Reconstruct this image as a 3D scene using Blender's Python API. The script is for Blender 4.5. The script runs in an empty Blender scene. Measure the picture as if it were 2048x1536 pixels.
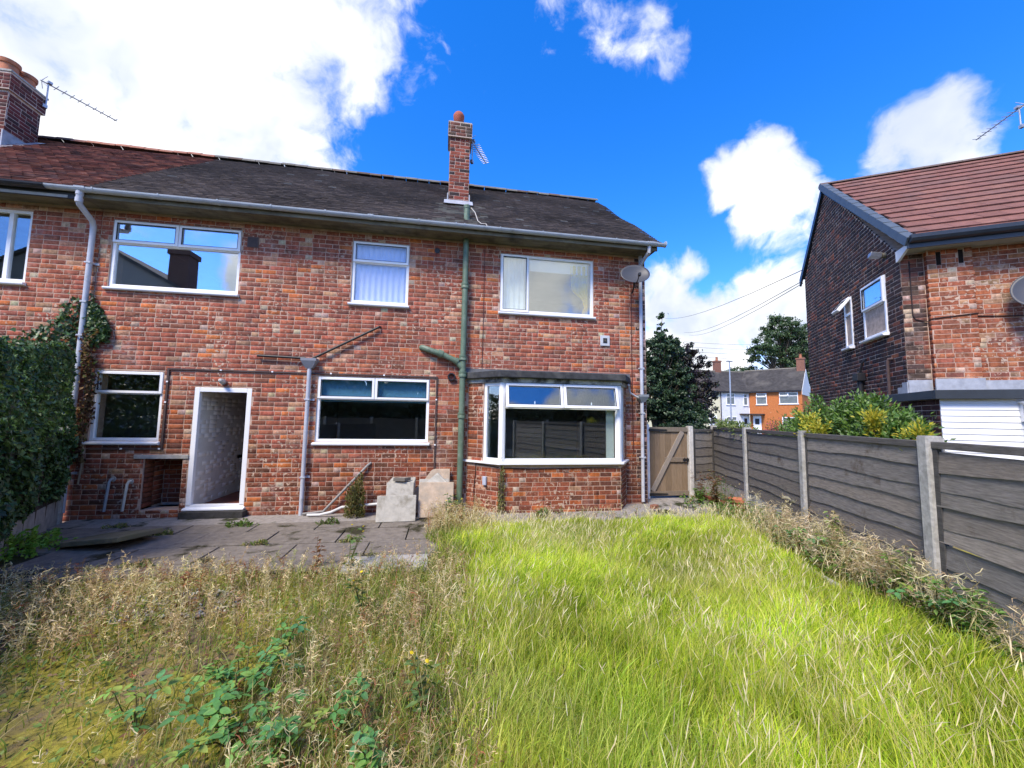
import bpy, math, random
import numpy as np
from mathutils import Matrix, Vector, Euler
R = math.radians
rng = np.random.default_rng(7)
random.seed(7)
scene = bpy.context.scene
COL = scene.collection

# ------------------------------------------------------------------ camera
cam_d = bpy.data.cameras.new('camera'); cam = bpy.data.objects.new('camera', cam_d); COL.objects.link(cam)
cam_d.sensor_width = 36.0; cam_d.lens = 775.0 / 2048 * 36; cam_d.clip_start = 0.05; cam_d.clip_end = 2000
yaw, pitch, roll = R(9.522), R(4.904), R(0.893)
fw = Vector((math.sin(yaw)*math.cos(pitch), math.cos(yaw)*math.cos(pitch), math.sin(pitch)))
r0 = Vector((math.cos(yaw), -math.sin(yaw), 0)); u0 = r0.cross(fw)
rr = r0*math.cos(roll) + u0*math.sin(roll); uu = -r0*math.sin(roll) + u0*math.cos(roll)
CAM = Vector((-3.974, -7.26, 1.70))
M = Matrix((rr, uu, -fw)).transposed().to_4x4(); M.translation = CAM
cam.matrix_world = M
scene.camera = cam

# ------------------------------------------------------------------ light
SUN_AZ = Vector((-0.66, -0.75)).normalized(); SUN_EL = R(50)
sun_dir = Vector((SUN_AZ.x*math.cos(SUN_EL), SUN_AZ.y*math.cos(SUN_EL), math.sin(SUN_EL)))
sd = bpy.data.lights.new('sun', 'SUN'); sd.energy = 2.6; sd.angle = R(18); sd.color = (1.0, 0.89, 0.73)
so = bpy.data.objects.new('sun', sd); COL.objects.link(so)
so.rotation_euler = sun_dir.to_track_quat('Z', 'Y').to_euler(); so.location = (0, -20, 30)
vs = scene.view_settings
vs.view_transform = 'Standard'; vs.look = 'None'; vs.gamma = 1.0; vs.use_curve_mapping = False; vs.exposure = 1.16

world = bpy.data.worlds.new('World'); scene.world = world; world.use_nodes = True
nt = world.node_tree; N = nt.nodes; L = nt.links
for n in list(N): N.remove(n)
def nd(t, **kw):
    n = N.new(t)
    for k, v in kw.items(): setattr(n, k, v)
    return n
out = nd('ShaderNodeOutputWorld'); bg = nd('ShaderNodeBackground'); bg.inputs['Strength'].default_value = 0.15
L.new(bg.outputs[0], out.inputs[0])
sky = nd('ShaderNodeTexSky', sky_type='NISHITA'); sky.sun_disc = False; sky.sun_elevation = SUN_EL
sky.sun_rotation = math.atan2(SUN_AZ.x, SUN_AZ.y); sky.air_density = 1.0; sky.dust_density = 0.25; sky.ozone_density = 3.0
tc = nd('ShaderNodeTexCoord'); DIR = tc.outputs['Generated']
hs = nd('ShaderNodeHueSaturation'); hs.inputs['Saturation'].default_value = 1.38; hs.inputs['Value'].default_value = 0.80; hs.inputs['Hue'].default_value = 0.497
L.new(sky.outputs[0], hs.inputs['Color'])
tint = nd('ShaderNodeMix', data_type='RGBA', blend_type='MULTIPLY'); tint.inputs['Factor'].default_value = 1.0; L.new(hs.outputs[0], tint.inputs['A']); tint.inputs['B'].default_value = (1.0, .98, 1.42, 1)
def mth(op, a, b=None, clamp=False):
    n = nd('ShaderNodeMath', operation=op); n.use_clamp = clamp
    for i, v in enumerate((a, b)):
        if v is None: continue
        if isinstance(v, (int, float)): n.inputs[i].default_value = v
        else: L.new(v, n.inputs[i])
    return n.outputs[0]
def noise(scale, detail=6, rough=0.55, vec=None, dist=0.0):
    n = nd('ShaderNodeTexNoise'); n.inputs['Scale'].default_value = scale; n.inputs['Detail'].default_value = detail
    n.inputs['Roughness'].default_value = rough; n.inputs['Distortion'].default_value = dist
    L.new(vec or DIR, n.inputs['Vector']); return n.outputs['Fac']
def pixdir(px, py):
    d = fw*775.0 + rr*(px-1024) - uu*(py-768); return d.normalized()
def blob(c, r, amp=1.0, stretch=(1, 1, 1)):
    # smooth bump of cloudiness around a direction
    a = nd('ShaderNodeVectorMath', operation='MULTIPLY'); L.new(WARP, a.inputs[0]); a.inputs[1].default_value = stretch
    n = nd('ShaderNodeVectorMath', operation='DISTANCE'); L.new(a.outputs[0], n.inputs[0])
    n.inputs[1].default_value = tuple(c[i]*stretch[i] for i in range(3))
    m = nd('ShaderNodeMapRange', interpolation_type='SMOOTHSTEP')
    m.inputs['From Min'].default_value = r; m.inputs['From Max'].default_value = r*0.25
    m.inputs['To Min'].default_value = 0; m.inputs['To Max'].default_value = amp
    L.new(n.outputs['Value'], m.inputs['Value']); return m.outputs['Result']
# gently warped direction so that cloud outlines are uneven
wn = nd('ShaderNodeTexNoise'); wn.inputs['Scale'].default_value = 5.0; wn.inputs['Detail'].default_value = 4; L.new(DIR, wn.inputs['Vector'])
ws = nd('ShaderNodeVectorMath', operation='SUBTRACT'); L.new(wn.outputs['Color'], ws.inputs[0]); ws.inputs[1].default_value = (.5, .5, .5)
wm = nd('ShaderNodeVectorMath', operation='SCALE'); L.new(ws.outputs[0], wm.inputs[0]); wm.inputs['Scale'].default_value = 0.14
wa = nd('ShaderNodeVectorMath', operation='ADD'); L.new(DIR, wa.inputs[0]); L.new(wm.outputs[0], wa.inputs[1]); WARP = wa.outputs[0]
cl = None
spots = [  # direction, radius, strength : the cumulus banks of the day
    (pixdir(150, -150), .55, 1.15), (pixdir(330, 130), .42, 1.2), (pixdir(60, 260), .40, 1.2), (pixdir(620, 40), .26, .95), (pixdir(470, 230), .17, .85),
    (pixdir(1120, -10), .10, .62), (pixdir(1200, 30), .12, .64), (pixdir(1280, 80), .12, .64), (pixdir(1335, 140), .09, .62), (pixdir(1090, 100), .05, .5),
    (pixdir(1555, 345), .125, 1.05), (pixdir(1460, 365), .10, 1.0), (pixdir(1620, 400), .10, .9), (pixdir(1520, 430), .10, .9), (pixdir(1590, 470), .07, .7), (pixdir(1850, 275), .105, 1.05), (pixdir(1905, 300), .075, .9), (pixdir(1800, 315), .07, .8),
    (pixdir(1390, 665), .19, 1.2), (pixdir(1540, 620), .15, 1.15), (pixdir(1330, 600), .13, 1.05), (pixdir(1370, 540), .08, .75), (pixdir(1250, 720), .20, 1.0), (pixdir(1650, 720), .17, 1.0), (pixdir(600, 320), .06, .7),
    (Vector((1.2, -7.26, 2.6)).normalized(), .22, 1.1), (Vector((2.9, -7.26, 3.0)).normalized(), .2, .9), (Vector((-3.4, -7.26, 2.2)).normalized(), .12, 1.0), (Vector((-2.2, -7.26, 2.8)).normalized(), .20, .9),
    (Vector((-.8, .3, .5)).normalized(), .5, 1.0), (Vector((.85, -.6, .4)).normalized(), .4, 1.0), (Vector((-.6, -.7, .5)).normalized(), .28, .7), (Vector((.3, -.2, .95)).normalized(), .4, .8), (Vector((.97, .05, .3)).normalized(), .25, .9)]
for c, r, a in spots:
    b = blob(c, r, a); cl = b if cl is None else mth('MAXIMUM', cl, b)
f1 = noise(6.5, 9, 0.58, WARP); f2 = noise(17.0, 6, 0.6, WARP)
detail = mth('ADD', mth('MULTIPLY', mth('SUBTRACT', f1, 0.5), 1.75), mth('MULTIPLY', mth('SUBTRACT', f2, 0.5), 1.0))
dens = mth('ADD', cl, detail)
mr = nd('ShaderNodeMapRange', interpolation_type='SMOOTHSTEP'); mr.inputs['From Min'].default_value = 0.34; mr.inputs['From Max'].default_value = 0.95
L.new(dens, mr.inputs['Value'])
# cloud tone: bright billows, bluish grey bases
tone = nd('ShaderNodeMapRange', interpolation_type='SMOOTHSTEP'); tone.inputs['From Min'].default_value = 0.38; tone.inputs['From Max'].default_value = 0.68
L.new(noise(3.2, 5, 0.55, WARP), tone.inputs['Value'])
cm = nd('ShaderNodeMix', data_type='RGBA'); L.new(tone.outputs[0], cm.inputs['Factor'])
cm.inputs['A'].default_value = (2.3, 2.55, 3.05, 1); cm.inputs['B'].default_value = (4.7, 4.6, 4.45, 1)
mx = nd('ShaderNodeMix', data_type='RGBA'); L.new(mr.outputs[0], mx.inputs['Factor']); L.new(tint.outputs['Result'], mx.inputs['A']); L.new(cm.outputs['Result'], mx.inputs['B'])
L.new(mx.outputs['Result'], bg.inputs['Color'])

# ------------------------------------------------------------------ mesh helpers
def tag(o, label=None, cat=None, group=None, kind=None):
    if label: o['label'] = label
    if cat: o['category'] = cat
    if group: o['group'] = group
    if kind: o['kind'] = kind
    return o
def empty(name, loc=(0, 0, 0), rz=0.0, parent=None, **kw):
    o = bpy.data.objects.new(name, None); COL.objects.link(o); o.location = loc; o.rotation_euler = (0, 0, rz); o.empty_display_size = .2
    o.parent = parent; return tag(o, **kw)
def link(name, me, parent=None, loc=(0, 0, 0), rot=(0, 0, 0), **kw):
    o = bpy.data.objects.new(name, me); COL.objects.link(o); o.parent = parent; o.location = loc; o.rotation_euler = rot
    return tag(o, **kw)
def np_mesh(name, V, F, mat, col=None, smooth=False):
    """V (n,3); F list of index arrays (m,3)/(m,4); col (n,3)"""
    V = np.asarray(V, np.float32); me = bpy.data.meshes.new(name)
    F = [np.asarray(f, np.int32) for f in F if len(f)]
    me.vertices.add(len(V)); me.vertices.foreach_set('co', V.ravel())
    idx = np.concatenate([f.ravel() for f in F]); tot = np.concatenate([np.full(len(f), f.shape[1], np.int32) for f in F])
    me.loops.add(len(idx)); me.loops.foreach_set('vertex_index', idx)
    me.polygons.add(len(tot)); st = np.zeros(len(tot), np.int32); st[1:] = np.cumsum(tot)[:-1]
    me.polygons.foreach_set('loop_start', st); me.polygons.foreach_set('loop_total', tot)
    if smooth: me.polygons.foreach_set('use_smooth', np.ones(len(tot), bool))
    if col is not None:
        c = np.ones((len(V), 4), np.float32); c[:, :3] = col
        at = me.attributes.new('Col', 'FLOAT_COLOR', 'POINT'); at.data.foreach_set('color', c.ravel())
    me.update(calc_edges=True); me.materials.append(mat); return me
class MB:
    def __init__(s): s.v = []; s.f = []; s.c = []
    def add(s, vs, fs, col=None):
        o = len(s.v); s.v += [tuple(v) for v in vs]; s.f += [tuple(i+o for i in f) for f in fs]
        s.c += [col or (1, 1, 1)]*len(vs); return s
    def box(s, x0, x1, y0, y1, z0, z1, col=None, m=None):
        vs = [(x0, y0, z0), (x1, y0, z0), (x1, y1, z0), (x0, y1, z0), (x0, y0, z1), (x1, y0, z1), (x1, y1, z1), (x0, y1, z1)]
        if m is not None: vs = [tuple(m @ Vector(v)) for v in vs]
        return s.add(vs, [(0, 3, 2, 1), (4, 5, 6, 7), (0, 1, 5, 4), (1, 2, 6, 5), (2, 3, 7, 6), (3, 0, 4, 7)], col)
    def prism(s, pts, y0, y1, axis='y', col=None):
        """polygon pts (a,b) extruded along axis"""
        n = len(pts)
        mk = {'y': lambda a, b, t: (a, t, b), 'x': lambda a, b, t: (t, a, b), 'z': lambda a, b, t: (a, b, t)}[axis]
        vs = [mk(a, b, y0) for a, b in pts] + [mk(a, b, y1) for a, b in pts]
        fs = [tuple(range(n)), tuple(range(2*n-1, n-1, -1))] + [(i, i+n, (i+1) % n+n, (i+1) % n) for i in range(n)]
        return s.add(vs, fs, col)
    def tube(s, pts, rad, seg=10, col=None, caps=True):
        pts = [Vector(p) for p in pts]; n = len(pts)
        rads = rad if isinstance(rad, (list, tuple)) else [rad]*n
        o = len(s.v); prev = None
        for i, p in enumerate(pts):
            t = (pts[min(i+1, n-1)]-pts[max(i-1, 0)]).normalized()
            if prev is None:
                a = Vector((0, 0, 1)) if abs(t.z) < .9 else Vector((1, 0, 0)); x = t.cross(a).normalized()
            else:
                x = (prev - t*prev.dot(t)); x = x.normalized() if x.length > 1e-6 else t.orthogonal().normalized()
            prev = x; y = t.cross(x)
            for k in range(seg):
                an = 2*math.pi*k/seg; s.v.append(tuple(p + (x*math.cos(an)+y*math.sin(an))*rads[i])); s.c.append(col or (1, 1, 1))
        for i in range(n-1):
            for k in range(seg):
                k2 = (k+1) % seg; s.f.append((o+i*seg+k, o+i*seg+k2, o+(i+1)*seg+k2, o+(i+1)*seg+k))
        if caps:
            s.f.append(tuple(o+k for k in range(seg-1, -1, -1))); s.f.append(tuple(o+(n-1)*seg+k for k in range(seg)))
        return s
    def lathe(s, prof, seg=16, at=(0, 0, 0), col=None):
        o = len(s.v); n = len(prof)
        for r, z in prof:
            for k in range(seg):
                a = 2*math.pi*k/seg; s.v.append((at[0]+r*math.cos(a), at[1]+r*math.sin(a), at[2]+z)); s.c.append(col or (1, 1, 1))
        for i in range(n-1):
            for k in range(seg):
                k2 = (k+1) % seg; s.f.append((o+i*seg+k, o+i*seg+k2, o+(i+1)*seg+k2, o+(i+1)*seg+k))
        return s
    def mesh(s, name, mat, smooth=False, col=False):
        me = bpy.data.meshes.new(name); me.from_pydata(s.v, [], s.f)
        if smooth:
            for p in me.polygons: p.use_smooth = True
        if col:
            c = np.ones((len(s.v), 4), np.float32); c[:, :3] = s.c
            at = me.attributes.new('Col', 'FLOAT_COLOR', 'POINT'); at.data.foreach_set('color', c.ravel())
        me.update(); me.materials.append(mat); return me
    def build(s, name, mat, parent=None, smooth=False, col=False, loc=(0, 0, 0), rot=(0, 0, 0), bevel=0, **kw):
        o = link(name, s.mesh(name, mat, smooth, col), parent, loc, rot, **kw)
        if bevel:
            b = o.modifiers.new('bevel', 'BEVEL'); b.width = bevel; b.segments = 2; b.limit_method = 'ANGLE'
        if smooth and not bevel:
            me = o.data
        return o
def smooth_angle(o, ang=40):
    me = o.data
    for p in me.polygons: p.use_smooth = True
    try: me.set_sharp_from_angle(angle=R(ang))
    except Exception: pass
    return o

# ------------------------------------------------------------------ materials
def mat_nodes(name):
    m = bpy.data.materials.new(name); m.use_nodes = True; t = m.node_tree
    for n in list(t.nodes): t.nodes.remove(n)
    o = t.nodes.new('ShaderNodeOutputMaterial'); b = t.nodes.new('ShaderNodeBsdfPrincipled'); t.links.new(b.outputs[0], o.inputs[0])
    return m, t, b, o
def tnoise(t, scale, detail=4, rough=.55, vec=None, stretch=None):
    n = t.nodes.new('ShaderNodeTexNoise'); n.inputs['Scale'].default_value = scale; n.inputs['Detail'].default_value = detail; n.inputs['Roughness'].default_value = rough
    if vec is None:
        g = t.nodes.new('ShaderNodeNewGeometry'); vec = g.outputs['Position']
    if stretch:
        mp = t.nodes.new('ShaderNodeVectorMath'); mp.operation = 'MULTIPLY'; t.links.new(vec, mp.inputs[0]); mp.inputs[1].default_value = stretch; vec = mp.outputs[0]
    t.links.new(vec, n.inputs['Vector']); return n.outputs['Fac']
def tramp(t, fac, stops):
    r = t.nodes.new('ShaderNodeValToRGB'); e = r.color_ramp.elements
    while len(e) < len(stops): e.new(.5)
    for i, (p, c) in enumerate(stops): e[i].position = p; e[i].color = (*c, 1) if len(c) == 3 else c
    t.links.new(fac, r.inputs[0]); return r.outputs[0]
def tmix(t, fac, a, b, mode='MIX'):
    n = t.nodes.new('ShaderNodeMix'); n.data_type = 'RGBA'; n.blend_type = mode
    for k, v in (('Factor', fac), ('A', a), ('B', b)):
        if isinstance(v, (int, float)): n.inputs[k].default_value = v
        elif isinstance(v, tuple): n.inputs[k].default_value = (*v, 1) if len(v) == 3 else v
        else: t.links.new(v, n.inputs[k])
    return n.outputs['Result']
def tbump(t, b, h, strength=.3, dist=.01):
    n = t.nodes.new('ShaderNodeBump'); n.inputs['Strength'].default_value = strength; n.inputs['Distance'].default_value = dist
    t.links.new(h, n.inputs['Height']); t.links.new(n.outputs[0], b.inputs['Normal'])
def simple(name, col, rough=.6, var=.18, scale=8, bump=.15, bscale=60, spec=.3, metal=0, stretch=None, dirt=None, dirt_scale=2.2, dirt_lo=.5, dirt_hi=.75, attr=False):
    m, t, b, o = mat_nodes(name)
    n = tnoise(t, scale, 5, .6, stretch=stretch)
    lo = tuple(c*(1-var) for c in col); hi = tuple(min(1, c*(1+var)) for c in col)
    c = tramp(t, n, [(.3, lo), (.7, hi)])
    if attr:
        a = t.nodes.new('ShaderNodeAttribute'); a.attribute_name = 'Col'; c = tmix(t, 1.0, a.outputs['Color'], c, 'MULTIPLY')
    if dirt:
        dn = tnoise(t, dirt_scale, 8, .65); f = tramp(t, dn, [(dirt_lo, (0, 0, 0)), (dirt_hi, (1, 1, 1))]); c = tmix(t, f, c, dirt)
    t.links.new(c, b.inputs['Base Color']); b.inputs['Roughness'].default_value = rough; b.inputs['Metallic'].default_value = metal
    b.inputs['Specular IOR Level'].default_value = spec
    if bump: tbump(t, b, tnoise(t, bscale, 4, .6, stretch=stretch), bump, .008)
    return m
def brick_mat(name, mott=.45, cream=(.50, .37, .27), cream_lo=.585, dark_lo=.5):
    m, t, b, o = mat_nodes(name)
    a = t.nodes.new('ShaderNodeAttribute'); a.attribute_name = 'Col'; c = a.outputs['Color']
    c = tmix(t, 1.0, c, tramp(t, tnoise(t, 22, 5, .7), [(.3, (1-mott,)*3), (.72, (1+mott*.7,)*3)]), 'MULTIPLY')
    if cream: c = tmix(t, 1.0, c, tramp(t, tnoise(t, 15, 3, .6, stretch=(1, 1, .12)), [(.36, (.80, .78, .78)), (.50, (1, 1, 1)), (.66, (1.18, 1.22, 1.25))]), 'MULTIPLY')
    if cream:   # kiss marks and smeared mortar
        f = tramp(t, tnoise(t, 17, 3, .5), [(cream_lo, (0, 0, 0)), (cream_lo+.02, (1, 1, 1))])
        f2 = tramp(t, tnoise(t, 1.1, 3, .5), [(.42, (0, 0, 0)), (.62, (1, 1, 1))])
        c = tmix(t, tmix(t, 1.0, f, f2, 'MULTIPLY'), c, cream)
    ef = tmix(t, 1.0, tramp(t, tnoise(t, 1.35, 4, .6), [(.60, (0, 0, 0)), (.72, (.5, .5, .5))]), tramp(t, tnoise(t, 16, 5, .7), [(.42, (0, 0, 0)), (.60, (1, 1, 1))]), 'MULTIPLY')
    if cream: c = tmix(t, ef, c, (.58, .47, .42))
    g = tramp(t, tnoise(t, .9, 6, .6), [(.3, (.78, .78, .80)), (.66, (1.08, 1.06, 1.05))])   # broad weathering
    c = tmix(t, 1.0, c, g, 'MULTIPLY')
    t.links.new(c, b.inputs['Base Color']); b.inputs['Roughness'].default_value = .88; b.inputs['Specular IOR Level'].default_value = .2
    tbump(t, b, tnoise(t, 70, 5, .7), .5, .006)
    return m
def glass_mat(name, refl=.45, tint=(.93, .97, .97), rough=0.0):
    m = bpy.data.materials.new(name); m.use_nodes = True; t = m.node_tree
    for n in list(t.nodes): t.nodes.remove(n)
    o = t.nodes.new('ShaderNodeOutputMaterial'); tr = t.nodes.new('ShaderNodeBsdfTransparent'); gl = t.nodes.new('ShaderNodeBsdfGlossy'); mx = t.nodes.new('ShaderNodeMixShader')
    tr.inputs[0].default_value = (*tint, 1); gl.inputs['Roughness'].default_value = rough; gl.inputs[0].default_value = (.96, .98, 1, 1)
    lw = t.nodes.new('ShaderNodeLayerWeight'); lw.inputs['Blend'].default_value = .5
    mp = t.nodes.new('ShaderNodeMapRange'); mp.inputs['To Min'].default_value = refl; mp.inputs['To Max'].default_value = 1.0
    pw_ = t.nodes.new('ShaderNodeMath'); pw_.operation = 'POWER'; pw_.inputs[1].default_value = 4.5; t.links.new(lw.outputs['Facing'], pw_.inputs[0]); t.links.new(pw_.outputs[0], mp.inputs['Value'])
    t.links.new(mp.outputs[0], mx.inputs[0]); t.links.new(tr.outputs[0], mx.inputs[1]); t.links.new(gl.outputs[0], mx.inputs[2]); t.links.new(mx.outputs[0], o.inputs[0])
    if rough == 0:
        bp = t.nodes.new('ShaderNodeBump'); bp.inputs['Strength'].default_value = .02; bp.inputs['Distance'].default_value = .02
        t.links.new(tnoise(t, 1.3, 2, .4), bp.inputs['Height']); t.links.new(bp.outputs[0], gl.inputs['Normal'])
    return m
def leaf_mat(name, trans=.35, gloss=.25, var=.25):
    m = bpy.data.materials.new(name); m.use_nodes = True; t = m.node_tree
    for n in list(t.nodes): t.nodes.remove(n)
    o = t.nodes.new('ShaderNodeOutputMaterial'); b = t.nodes.new('ShaderNodeBsdfPrincipled'); tl = t.nodes.new('ShaderNodeBsdfTranslucent'); mx = t.nodes.new('ShaderNodeMixShader')
    a = t.nodes.new('ShaderNodeAttribute'); a.attribute_name = 'Col'
    c = tmix(t, 1.0, a.outputs['Color'], tramp(t, tnoise(t, 30, 3, .6), [(.3, (1-var,)*3), (.7, (1+var,)*3)]), 'MULTIPLY')
    c2 = tmix(t, 1.0, c, (1.15, 1.2, .55), 'MULTIPLY')
    t.links.new(c, b.inputs['Base Color']); t.links.new(c2, tl.inputs[0]); b.inputs['Roughness'].default_value = .45; b.inputs['Specular IOR Level'].default_value = gloss
    mx.inputs[0].default_value = trans
    t.links.new(b.outputs[0], mx.inputs[1]); t.links.new(tl.outputs[0], mx.inputs[2]); t.links.new(mx.outputs[0], o.inputs[0]); return m
M_brick = brick_mat('red_mottled_brick'); M_brickdark = brick_mat('dark_gable_brick', .5, None); M_brickchim = brick_mat('chimney_brick', .4, None)
M_mortar = simple('pale_mortar', (.50, .355, .27), .95, .18, 14, .3, 120, .1, dirt=(.36, .25, .19), dirt_scale=1.6)
M_mortardk = simple('gable_mortar', (.46, .365, .30), .95, .25, 14, .4, 120, .1)
M_upvc = simple('white_upvc', (.83, .84, .85), .32, .03, 5, .02, 40, .45, dirt=(.62, .62, .60), dirt_scale=7, dirt_lo=.62, dirt_hi=.85)
M_glass = glass_mat('window_glass', .42); M_glass_lo = glass_mat('ground_floor_glass', .13); M_glass_bright = glass_mat('curtained_glass', .20)
M_pvcgrey = simple('grey_pvc', (.45, .47, .52), .42, .10, 6, .05, 50, .4, dirt=(.26, .28, .26), dirt_scale=5, dirt_lo=.6)
M_gutter = simple('gutter_grey_pvc', (.38, .42, .46), .42, .10, 4, .05, 50, .4, dirt=(.20, .22, .22), dirt_scale=6, dirt_lo=.58)
M_black = simple('black_plastic', (.018, .018, .02), .45, .2, 6, .03, 40, .4)
M_navy = simple('blue_black_pvc', (.02, .026, .036), .4, .2, 6, .03, 40, .45)
M_green = simple('green_painted_iron', (.115, .17, .115), .5, .22, 9, .2, 60, .4, dirt=(.22, .25, .20), dirt_scale=6, dirt_lo=.55)
M_soffit = simple('weathered_soffit', (.17, .155, .115), .9, .35, 3, .3, 40, .15, stretch=(.6, 4, 4), dirt=(.05, .05, .045), dirt_scale=3, dirt_lo=.48)
M_lead = simple('lead_sheet', (.34, .36, .39), .5, .22, 10, .25, 30, .4)
M_felt = simple('roofing_felt', (.045, .047, .05), .9, .4, 10, .5, 90, .2, dirt=(.12, .12, .11), dirt_scale=3)
M_conc = simple('concrete', (.40, .385, .35), .92, .2, 10, .5, 80, .15, dirt=(.20, .20, .165), dirt_scale=4, dirt_lo=.5)
M_concpost = simple('concrete_post', (.42, .41, .385), .95, .25, 26, .8, 110, .1, dirt=(.23, .23, .20), dirt_scale=5, dirt_lo=.48)
M_tile = simple('clay_roof_tile', (1, 1, 1), .85, .3, 9, .4, 60, .2, attr=True)
M_terra = simple('terracotta', (.42, .16, .085), .8, .25, 8, .2, 40, .2, dirt=(.16, .10, .07), dirt_scale=5)
M_paint = simple('painted_brick_white', (.66, .66, .64), .75, .06, 8, .25, 50, .25)
M_quarry = simple('red_quarry_tile', (.23, .065, .04), .5, .25, 4, .1, 40, .4)
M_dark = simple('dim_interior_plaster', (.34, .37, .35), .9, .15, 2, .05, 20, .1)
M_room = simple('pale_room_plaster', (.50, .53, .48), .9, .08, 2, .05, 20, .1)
M_slat = simple('weathered_fence_board', (1, 1, 1), .85, .50, 9, .8, 45, .15, stretch=(1, 1, 10), attr=True, dirt=(.10, .075, .055), dirt_scale=3.0, dirt_lo=.60, dirt_hi=.72)
M_gate = simple('gate_timber', (1, 1, 1), .8, .30, 8, .5, 40, .2, stretch=(9, 9, 1), attr=True)
M_metal = simple('galvanised_metal', (.42, .43, .46), .4, .15, 10, .05, 60, .5, metal=.7)
M_leaf = leaf_mat('leaf'); M_leafg = leaf_mat('glossy_leaf', .22, .5); M_grass = leaf_mat('grass_blade', .42, .15, .15); M_dry = leaf_mat('dry_stalk', .35, .1, .2)
M_bark = simple('bark', (.10, .08, .06), .95, .3, 10, .6, 40, .1)
M_cable = simple('cable', (.03, .02, .02), .6, .1, 6, 0)
M_cablered = simple('brown_cable', (.085, .03, .025), .6, .1, 6, 0)
# ------------------------------------------------------------------ brickwork
def pick(pal):
    r = random.random()*sum(w for w, _ in pal); c = pal[-1][1]
    for w, c in pal:
        r -= w
        if r <= 0: break
    j = random.uniform(.85, 1.15); return tuple(max(.005, x*j*random.uniform(.95, 1.05)) for x in c)
PAL_RED = [(42, (0.358, 0.109, 0.065)), (26, (0.305, 0.105, 0.066)), (9, (0.234, 0.092, 0.06)), (12, (0.407, 0.137, 0.076)), (6, (0.55, 0.169, 0.059)), (6, (0.492, 0.264, 0.156)), (4, (0.368, 0.209, 0.133))]
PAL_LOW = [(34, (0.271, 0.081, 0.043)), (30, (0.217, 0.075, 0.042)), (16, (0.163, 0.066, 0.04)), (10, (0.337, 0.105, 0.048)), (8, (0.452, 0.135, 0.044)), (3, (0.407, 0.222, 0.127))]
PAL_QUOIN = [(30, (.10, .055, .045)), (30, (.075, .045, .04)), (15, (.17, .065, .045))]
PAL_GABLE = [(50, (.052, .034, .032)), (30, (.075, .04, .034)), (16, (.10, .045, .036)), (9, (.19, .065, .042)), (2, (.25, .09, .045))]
PAL_ORANGE = [(34, (0.354, 0.117, 0.054)), (25, (0.292, 0.095, 0.051)), (14, (0.227, 0.085, 0.05)), (10, (0.415, 0.161, 0.074)), (8, (0.388, 0.225, 0.129)), (6, (0.292, 0.177, 0.108))]
PAL_CHIM = [(40, (.25, .07, .045)), (25, (.185, .058, .042)), (14, (.10, .045, .038)), (10, (.055, .042, .04))]
_unit = {}
def brick_pts(ua, ub, za, zb, yf, depth=.022, ch=.0035):
    i = ch
    return [(ua+i, yf, za+i), (ub-i, yf, za+i), (ub-i, yf, zb-i), (ua+i, yf, zb-i),
            (ua, yf+i, za), (ub, yf+i, za), (ub, yf+i, zb), (ua, yf+i, zb),
            (ua, yf+depth, za), (ub, yf+depth, za), (ub, yf+depth, zb), (ua, yf+depth, zb)]
BF = [(0, 1, 2, 3), (0, 4, 5, 1), (1, 5, 6, 2), (2, 6, 7, 3), (3, 7, 4, 0), (4, 8, 9, 5), (5, 9, 10, 6), (6, 10, 11, 7), (7, 11, 8, 4)]
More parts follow.
